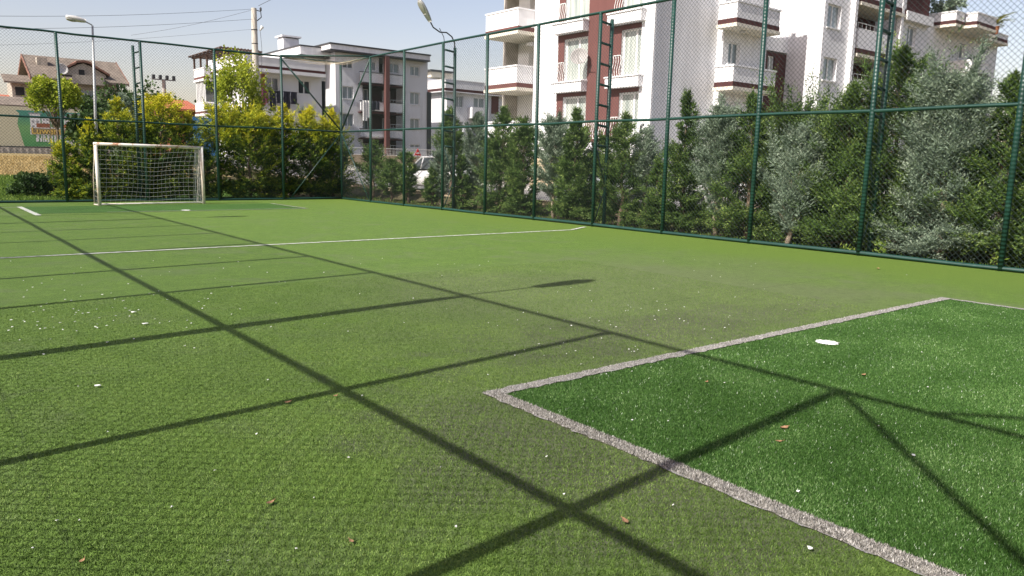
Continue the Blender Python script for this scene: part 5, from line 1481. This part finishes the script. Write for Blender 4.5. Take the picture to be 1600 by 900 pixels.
# ------------------------------------------------------------ poles, lamps, wires
Yp = 42.0
def street_lamp():
    b = onY(152, 230, Yp); top = onY(144.5, 40, Yp); x = b.x; z0 = tz(x, Yp)
    t = thing('street_lamp', 'single arm galvanised street lamp behind the far fence, left of the goal', 'street lamp', (x, Yp, z0))
    MB().tube([(x, Yp, z0 - .05), (x, Yp, z0 + 3), (top.x, Yp, top.z)], [.075, .065, .045], 12).build('pole', M['grey'], t, smooth=True)
    e = onY(130, 32, Yp)
    MB().tube([(top.x, Yp, top.z - .03), (top.x - .03, Yp, top.z + .03), (e.x, Yp, e.z)], .03, 8).build('lamp_arm', M['grey'], t, smooth=True)
    d = (onY(103, 26, Yp) - e).normalized(); m = MB(); s1 = Vector((0, 1, 0)); nn = d.cross(s1).normalized()
    Lh = (onY(103, 26, Yp) - e).length
    def sh(mb_, a0, a1, wmax, th, off):
        k0 = len(mb_.v); n_ = 12; seg = 9
        for i in range(seg + 1):
            u = i / seg; wd = wmax * (.35 + .65 * math.sin(PI * min(.92, .12 + u * .75))); tt = th * (.45 + .55 * math.sin(PI * min(.95, .1 + u * .8)))
            cc = e + d * (a0 + (a1 - a0) * u) + nn * off
            for j in range(n_): q = 2 * PI * j / n_; mb_.v.append(tuple(cc + s1 * math.cos(q) * wd + nn * math.sin(q) * tt))
        for i in range(seg):
            for j in range(n_): mb_.f.append((k0 + i * n_ + j, k0 + i * n_ + (j + 1) % n_, k0 + (i + 1) * n_ + (j + 1) % n_, k0 + (i + 1) * n_ + j))
        mb_.f.append(tuple(k0 + j for j in range(n_))); mb_.f.append(tuple(k0 + seg * n_ + j for j in range(n_)))
    sh(m, -.1, Lh, .17, .13, 0); h_ = m.build('lamp_head', M['dish'], t, smooth=True)
    sgn = -1 if nn.z > 0 else 1
    m = MB(); sh(m, Lh * .38, Lh * .97, .14, .09, sgn * .08); m.build('lamp_glass', M['glasslamp'], h_, smooth=True)
street_lamp()
YU = 50.0
def utility():
    top = onY(398, 13, YU); b = onY(402, 240, YU); x = (top.x + b.x) / 2; z0 = tz(x, YU)
    t = thing('utility_pole', 'thick round concrete utility pole rising behind the yellow leaved tree', 'utility pole', (x, YU, z0))
    MB().tube([(x, YU, z0 - .1), (x, YU, top.z)], [.27, .165], 18).build('pole', M['polecon'], t)
    m = MB(); m.tube([(x + .16, YU, top.z - .1), (x + .42, YU - .05, top.z - .15), (x + .45, YU - .05, top.z - .5), (x + .18, YU, top.z - .75)], .03, 6); m.build('bracket', M['darkmetal'], t)
    m = MB(); m.lathe([(.0, 0), (.06, 0), (.07, .15), (.04, .22), (.0, .22)], (x + .42, YU - .05, top.z - .12), 10); m.build('insulator', M['darkmetal'], t)
    m = MB(); m.lathe([(.0, 0), (.05, 0), (.12, .32), (.0, .34)], (x + .3, YU - .1, top.z - 1.35), 10, Vector((.5, -.1, .8))); m.build('floodlight', M['whitemetal'], t)
    m = MB(); m.tube([(x + .3, YU - .2, top.z - 1.4), (x + .36, YU - .22, top.z - 2.4), (x + .33, YU - .22, top.z - 3.4), (x + .28, YU - .24, top.z - 5)], .012, 5); m.build('cable', M['wire'], t)
    for z_ in (top.z - 1.35, top.z - 2.2): MB().lathe([(.185, 0), (.195, 0), (.195, .06), (.185, .06)], (x, YU, z_), 18).build('band', M['darkmetal'], t)
    far = -40.0
    rows = [(20, 13, 10), (44.5, 30.5, 31.0)]
    specs = [((398, 14), (0, 14), 45, 'upper overhead wire running left from the concrete pole'), ((400, 29.5), (0, 34), 46, 'middle overhead wire running left from the concrete pole'),
             ((401, 45), (0, 60), 47, 'lowest faint overhead wire running left from the concrete pole'), ((396, 15), (205, 55), 60, 'slack wire sloping down left from the pole top')]
    for (a, c, Yw, lb) in specs:
        p0 = onY(a[0], a[1], YU); p1 = onY(c[0], c[1], Yw)
        if 'slack' not in lb: p1 = p0 + (p1 - p0) * 1.6
        sag = .35 if 'slack' not in lb else .15
        pts = [p0.lerp(p1, i / 16) - Vector((0, 0, sag * math.sin(PI * i / 16))) for i in range(17)]
        tag(MB().tube(pts, .009 if 'lowest' not in lb else .006, 5).build('overhead_wire', M['wire']), lb, 'wire', 'overhead wires at the concrete pole')
    p0 = onY(404, 9, YU); p1 = onY(430, -4, 44); p1 = p0 + (p1 - p0) * 4
    tag(MB().tube([p0, p1], .014, 5).build('overhead_wire', M['wire']), 'overhead wire leaving the pole top to the upper right', 'wire', 'overhead wires at the concrete pole')
utility()
Yf = 95.0; b = onY(258, 170, Yf); tp = onY(258, 125, Yf)
t = thing('floodlight_pole', 'small distant pole with a row of floodlights above the golden cypress', 'floodlight', (b.x, Yf, 1.5))
MB().tube([(b.x, Yf, 1.4), (b.x, Yf, tp.z)], [.28, .2], 10).build('pole', M['concrete'], t)
m = MB(); m.box(b.x - 1.3, b.x + 1.3, Yf - .1, Yf + .1, tp.z - .05, tp.z + .06)
m.build('crossarm', M['grey'], t)
for i in range(4): MB().box(b.x - 1.25 + i * .72, b.x - .95 + i * .72, Yf - .3, Yf + .1, tp.z + .063, tp.z + .5).build('floodlight', M['darkmetal'], t, bevel=.04)
p = onX(1001.5, 196, 24.8); z0 = tz(24.8, p.y)
t = thing('street_lamp', 'short dark lamp post before the white pilaster of the near block', 'street lamp', (24.8, p.y, z0))
MB().tube([(24.8, p.y, z0), (24.8, p.y, p.z)], .05, 8).build('pole', M['darkmetal'], t)
q = onX(1010, 199, 24.8)
MB().tube([(24.8, p.y, p.z - .02), (24.6, q.y + .1, p.z + .02), (24.6, q.y, p.z)], [.03, .05, .07], 8).build('lamp_head', M['grey'], t)
# red and white triangular sign
p = onY(653, 238, 46.0); z0 = tz(p.x, 46)
t = thing('road_sign', 'small red and white triangular road sign behind the white car', 'road sign', (p.x, 46, z0))
c = Vector((p.x, 46, p.z))
MB().tube([(p.x, 46.05, z0), (p.x, 46.05, p.z + .2)], .03, 8).build('pole', M['grey'], t)
m = MB(); m.prism([c + Vector((-.27, 0, -.22)), c + Vector((.27, 0, -.22)), c + Vector((0, 0, .26))], (0, .03, 0)); sg = m.build('sign_plate', M['red'], t)
m = MB(); m.prism([c + Vector((-.16, -.006, -.10)), c + Vector((.16, -.006, -.10)), c + Vector((.08, -.006, .0)), c + Vector((-.08, -.006, .0))], (0, .004, 0)); m.build('sign_symbol', M['signwhite'], sg)

# ------------------------------------------------------------ cars
def car(label, x, y, rz, paint, Lc=4.1, W=1.72, H=1.5, van=False):
    z0 = tz(x, y) + .004
    t = thing('parked_car', label, 'car', (x, y, z0), rz, 'cars parked along the road')
    # local: +x is forward
    h = W / 2
    st = [(-Lc/2, .38, .80, .72), (-Lc/2 + .12, .24, .98, .86), (-Lc/2 + .7, .20, 1.0, .95), (-.6, .19, .98, 1.0), (.4, .19, .95, 1.0), (Lc/2 - 1.1, .19, .92, .99), (Lc/2 - .5, .20, .82, .94), (Lc/2 - .12, .24, .70, .82), (Lc/2, .34, .58, .66)]
    m = MB(); K = 14
    for (u, zb, zt_, ws) in st:
        for j in range(K):
            q = 2 * PI * j / K; cx, sx = math.cos(q), math.sin(q)
            e = .42
            yy_ = math.copysign(abs(cx) ** e, cx) * h * ws; zz_ = (zb + zt_) / 2 + math.copysign(abs(sx) ** e, sx) * (zt_ - zb) / 2
            if zz_ > (zb + zt_) / 2 + .1: yy_ *= .95
            m.v.append((u, yy_, zz_))
    for i in range(len(st) - 1):
        for j in range(K): m.f.append((i * K + j, (i + 1) * K + j, (i + 1) * K + (j + 1) % K, i * K + (j + 1) % K))
    m.f.append(tuple(range(K))); m.f.append(tuple((len(st) - 1) * K + j for j in reversed(range(K))))
    m.build('body', paint, t, local=True, smooth=True)
    # cabin as pillars + roof with glass inside
    A_ = (Lc/2 - 1.05, .88); B_ = (Lc/2 - 1.85, H - .05); C_ = (-Lc/2 + .75, H - .03); D_ = (-Lc/2 + .18, .95)
    m = MB()
    def arch(pts, wd0, wd1, r_=.035):
        for s_ in (-1, 1):
            m.tube([(p_[0], s_ * (wd0 if i in (0, len(pts) - 1) else wd1), p_[1]) for i, p_ in enumerate(pts)], r_, 6)
    arch([A_, B_, C_, D_], h * .93, h * .78)
    m.tube([(.1, -h * .93, .95), (.05, -h * .78, H - .05)], .035, 6); m.tube([(.1, h * .93, .95), (.05, h * .78, H - .05)], .035, 6)
    n_ = 7; vs = []
    for i in range(6):
        u = B_[0] + (C_[0] - B_[0]) * i / 5
        for j in range(n_): w_ = (j / (n_ - 1) * 2 - 1); vs.append((u, w_ * h * .8, H - .03 + .06 * (1 - w_ * w_) + .03 * math.sin(PI * i / 5)))
    k0 = len(m.v); m.v += vs
    for i in range(5):
        for j in range(n_ - 1): m.f.append((k0 + i * n_ + j, k0 + i * n_ + j + 1, k0 + (i + 1) * n_ + j + 1, k0 + (i + 1) * n_ + j))
    m.build('roof', paint, t, local=True, smooth=True)
    def q4(a, b_, c_, d_, nm, mat, off=(0, 0, 0)):
        mm = MB(); mm.prism([a, b_, c_, d_], off); return mm.build(nm, mat, t, local=True)
    q4((A_[0], -h * .90, A_[1]), (A_[0], h * .90, A_[1]), (B_[0], h * .76, B_[1]), (B_[0], -h * .76, B_[1]), 'windscreen', M['carglass'], (.02, 0, .02))
    q4((D_[0], -h * .90, D_[1]), (D_[0], h * .90, D_[1]), (C_[0], h * .76, C_[1]), (C_[0], -h * .76, C_[1]), 'rear_window', M['carglass'], (-.02, 0, .02))
    for s_ in (-1, 1):
        q4((A_[0], s_ * h * .90, .93), (.1, s_ * h * .92, .95), (.05, s_ * h * .77, H - .07), (B_[0], s_ * h * .77, H - .07), 'side_window', M['carglass'], (0, s_ * .015, 0))
        q4((.1, s_ * h * .92, .95), (D_[0] + .05, s_ * h * .90, .97), (C_[0], s_ * h * .77, H - .06), (.05, s_ * h * .77, H - .07), 'side_window', M['carglass'], (0, s_ * .015, 0))
        MB().lathe([(.0, 0), (.10, .0), (.13, .05), (.09, .1), (.0, .11)], (Lc/2 - .22, s_ * h * .62, .62), 14, Vector((1, s_ * .25, .2))).build('headlight', M['glasslamp'], t, local=True, smooth=True)
        MB().box(Lc/2 - 1.35, Lc/2 - 1.15, s_ * h * .98, s_ * (h * .98 + .17), .92, 1.04).build('wing_mirror', paint, t, local=True, bevel=.03)
        for u in (Lc/2 - .78, -Lc/2 + .72):
            wm = MB().lathe([(.20, -.09), (.29, -.10), (.31, -.06), (.31, .06), (.29, .10), (.20, .09)], (u, s_ * (h - .10), .31), 22, Vector((0, 1, 0)))
            wo = wm.build('wheel', M['tyre'], t, local=True, smooth=True)
            rm_ = MB().lathe([(.0, .10 * s_), (.06, .11 * s_), (.2, .07 * s_), (.205, .02 * s_)], (u, s_ * (h - .10), .31), 22, Vector((0, 1, 0))).build('rim', M['alloy'], wo, local=True)
    MB().box(Lc/2 - .06, Lc/2 + .015, -h * .5, h * .5, .33, .47).build('grille', M['plastic'], t, local=True, bevel=.01)
    MB().box(Lc/2 + .0, Lc/2 + .035, -.26, .26, .36, .46).build('number_plate', M['signwhite'], t, local=True)
    return t
pc = onX(690, 300, 18.9)
car('white hatchback parked on the road behind the floodlight ladder mast', 18.5, 28.4, math.radians(93), M['carwhite'])
car('white car mostly hidden behind the cypresses right of the middle ladder mast', 18.7, 12.6, math.radians(-92), M['carwhite'])
car('silver car glimpsed low between the green cypresses right of the white wall', 18.8, 18.3, math.radians(-90), M['carsilver'])

# ------------------------------------------------------------ things lying on the turf
def leaf(px, py, ang, size, label, curl=.3):
    p = onZ(px, py, .012); r_ = random.Random(int(px * 7 + py))
    vs, fs = [], []
    n_ = 7
    for i in range(n_ + 1):
        u = i / n_ - .5; wd = size * .28 * math.sin(PI * (i + .25) / (n_ + .5)); lift = curl * size * (u * 2) ** 2 * .5
        for s_ in (-1, 0, 1):
            vs.append(Vector((u * size, s_ * wd, lift + abs(s_) * curl * wd * 1.1 + r_.uniform(0, .002))))
    for i in range(n_):
        for j in range(2): fs.append((i * 3 + j, i * 3 + j + 1, (i + 1) * 3 + j + 1, (i + 1) * 3 + j))
    m = MB(); R_ = Matrix.Rotation(ang, 3, 'Z')
    m.add([R_ @ v for v in vs], fs)
    m.tube([R_ @ Vector((size * .45, 0, .004)), R_ @ Vector((size * .75, size * .08, .01))], .0015, 4)
    t = thing('dry_leaf', label, 'leaf', tuple(p), 0, 'dry leaves on the pitch')
    o = m.build('dry_leaf', M['leafdry'], None)
    bpy.data.objects.remove(t)
    o.location = p; o['label'] = label; o['category'] = 'leaf'; o['group'] = 'dry leaves on the pitch'
for (px, py, a, s_, lb) in [
    (422, 786, .3, .045, 'dry orange brown leaf lying alone left of the long shadow crossing'),
    (549, 846, 1.6, .032, 'small dry leaf near the bottom edge, left of centre'),
    (524, 619, .4, .04, 'pale tan leaf just below the first shadow crossing'),
    (449, 629, .1, .05, 'brown leaf lying in the thin post shadow'),
    (977, 815, 1.2, .05, 'curled brown leaf just right of the large shadow crossing'),
    (1225, 669, -.2, .07, 'long orange leaf on the dark green goal area left of centre'),
    (1217, 690, -.6, .045, 'small orange leaf just below the long orange leaf'),
    (1349, 586, -.1, .05, 'orange leaf on the dark green goal area below the penalty spot'),
    (1104, 597, .2, .04, 'small brown leaf near the far white line of the goal area'),
    (128, 877, .8, .03, 'tiny brown leaf in the bottom left corner'),
    (1372, 420, .3, .09, 'brown leaves patch on the bright turf by the right fence')]:
    leaf(px, py, a, s_, lb)
# white plastic flecks
r = random.Random(12)
fl = [(152, 603, .03), (62, 838, .0)] 
named = [(1247, 768, .022, 'white chip beside the thick white line on dark green turf'), (1266, 857, .026, 'white chip on the worn turf below the thick white line'), (1427, 712, .028, 'white chip at the right of the slanting shadow on the goal area'),
         (152, 603, .045, 'largest white scrap left of the shadow crossing'), (227, 506, .06, 'white scrap among the scattered white flecks'), (208, 488, .05, 'white scrap above the cross post shadow at the left')]
def flake(m, c, s_, r_):
    k = r_.randint(4, 6); a0 = r_.uniform(0, 6)
    pts = [(c.x + math.cos(a0 + 2 * PI * i / k) * s_ * r_.uniform(.4, .7), c.y + math.sin(a0 + 2 * PI * i / k) * s_ * r_.uniform(.25, .5), c.z + r_.uniform(0, .006)) for i in range(k)]
    m.prism(pts, (0, 0, .003))
for (px, py, s_, lb) in named:
    m = MB(); c = onZ(px, py, .014); flake(m, c, s_, r); o = m.build('white_scrap', M['flake']); tag(o, lb, 'scrap', 'white scraps on the pitch')
m = MB()
for i in range(230):
    if i < 60: px, py = r.gauss(110, 80), r.gauss(490, 28)
    elif i < 150: px, py = r.uniform(0, 1250), r.uniform(400, 520)
    elif i < 190: px, py = r.gauss(980, 90), r.gauss(515, 30)
    else: px, py = r.uniform(0, 1500), r.uniform(420, 890)
    c = onZ(px, py, .012)
    if c.y > 26 or c.x > 14.3 or c.y < .5: continue
    flake(m, c, r.uniform(.005, .013) * (1 + c.length * .05) * (1.3 if i < 60 else 1), r)
tag(m.build('white_flecks', M['flake']), 'tiny white flecks scattered over the worn turf', 'flecks', kind='stuff')
# small weeds at the foot of the near posts
for i, (px, py, h_, lb) in enumerate([(1378, 396, .28, 'yellow green weed at the foot of the nearest ladder mast'), (1556, 420, .3, 'yellow green weed at the foot of the last fence post'), (1322, 392, .14, 'small weed by the bottom rail left of the nearest ladder mast')]):
    p = onX(px, py, XR + .1)
    P = np.array([[XR + .1, p.y, 0.03]] * 60) + np.random.default_rng(i).normal(0, .05, (60, 3)) * np.array([1, 1.6, 0]); P[:, 2] = np.abs(np.random.default_rng(i + 5).uniform(0, h_, 60))
    D = unit(np.random.default_rng(i + 9).normal(0, .6, (60, 3)) + np.array([0, 0, .6]))
    V, F = sprigs(P, D, .09, .035, i, 1.0)
    o = raw_mesh('weed', V, F, L['grass'], tint=np.random.default_rng(i).uniform(.3, 1, len(F))); tag(o, lb, 'weed', 'weeds along the bottom rail')
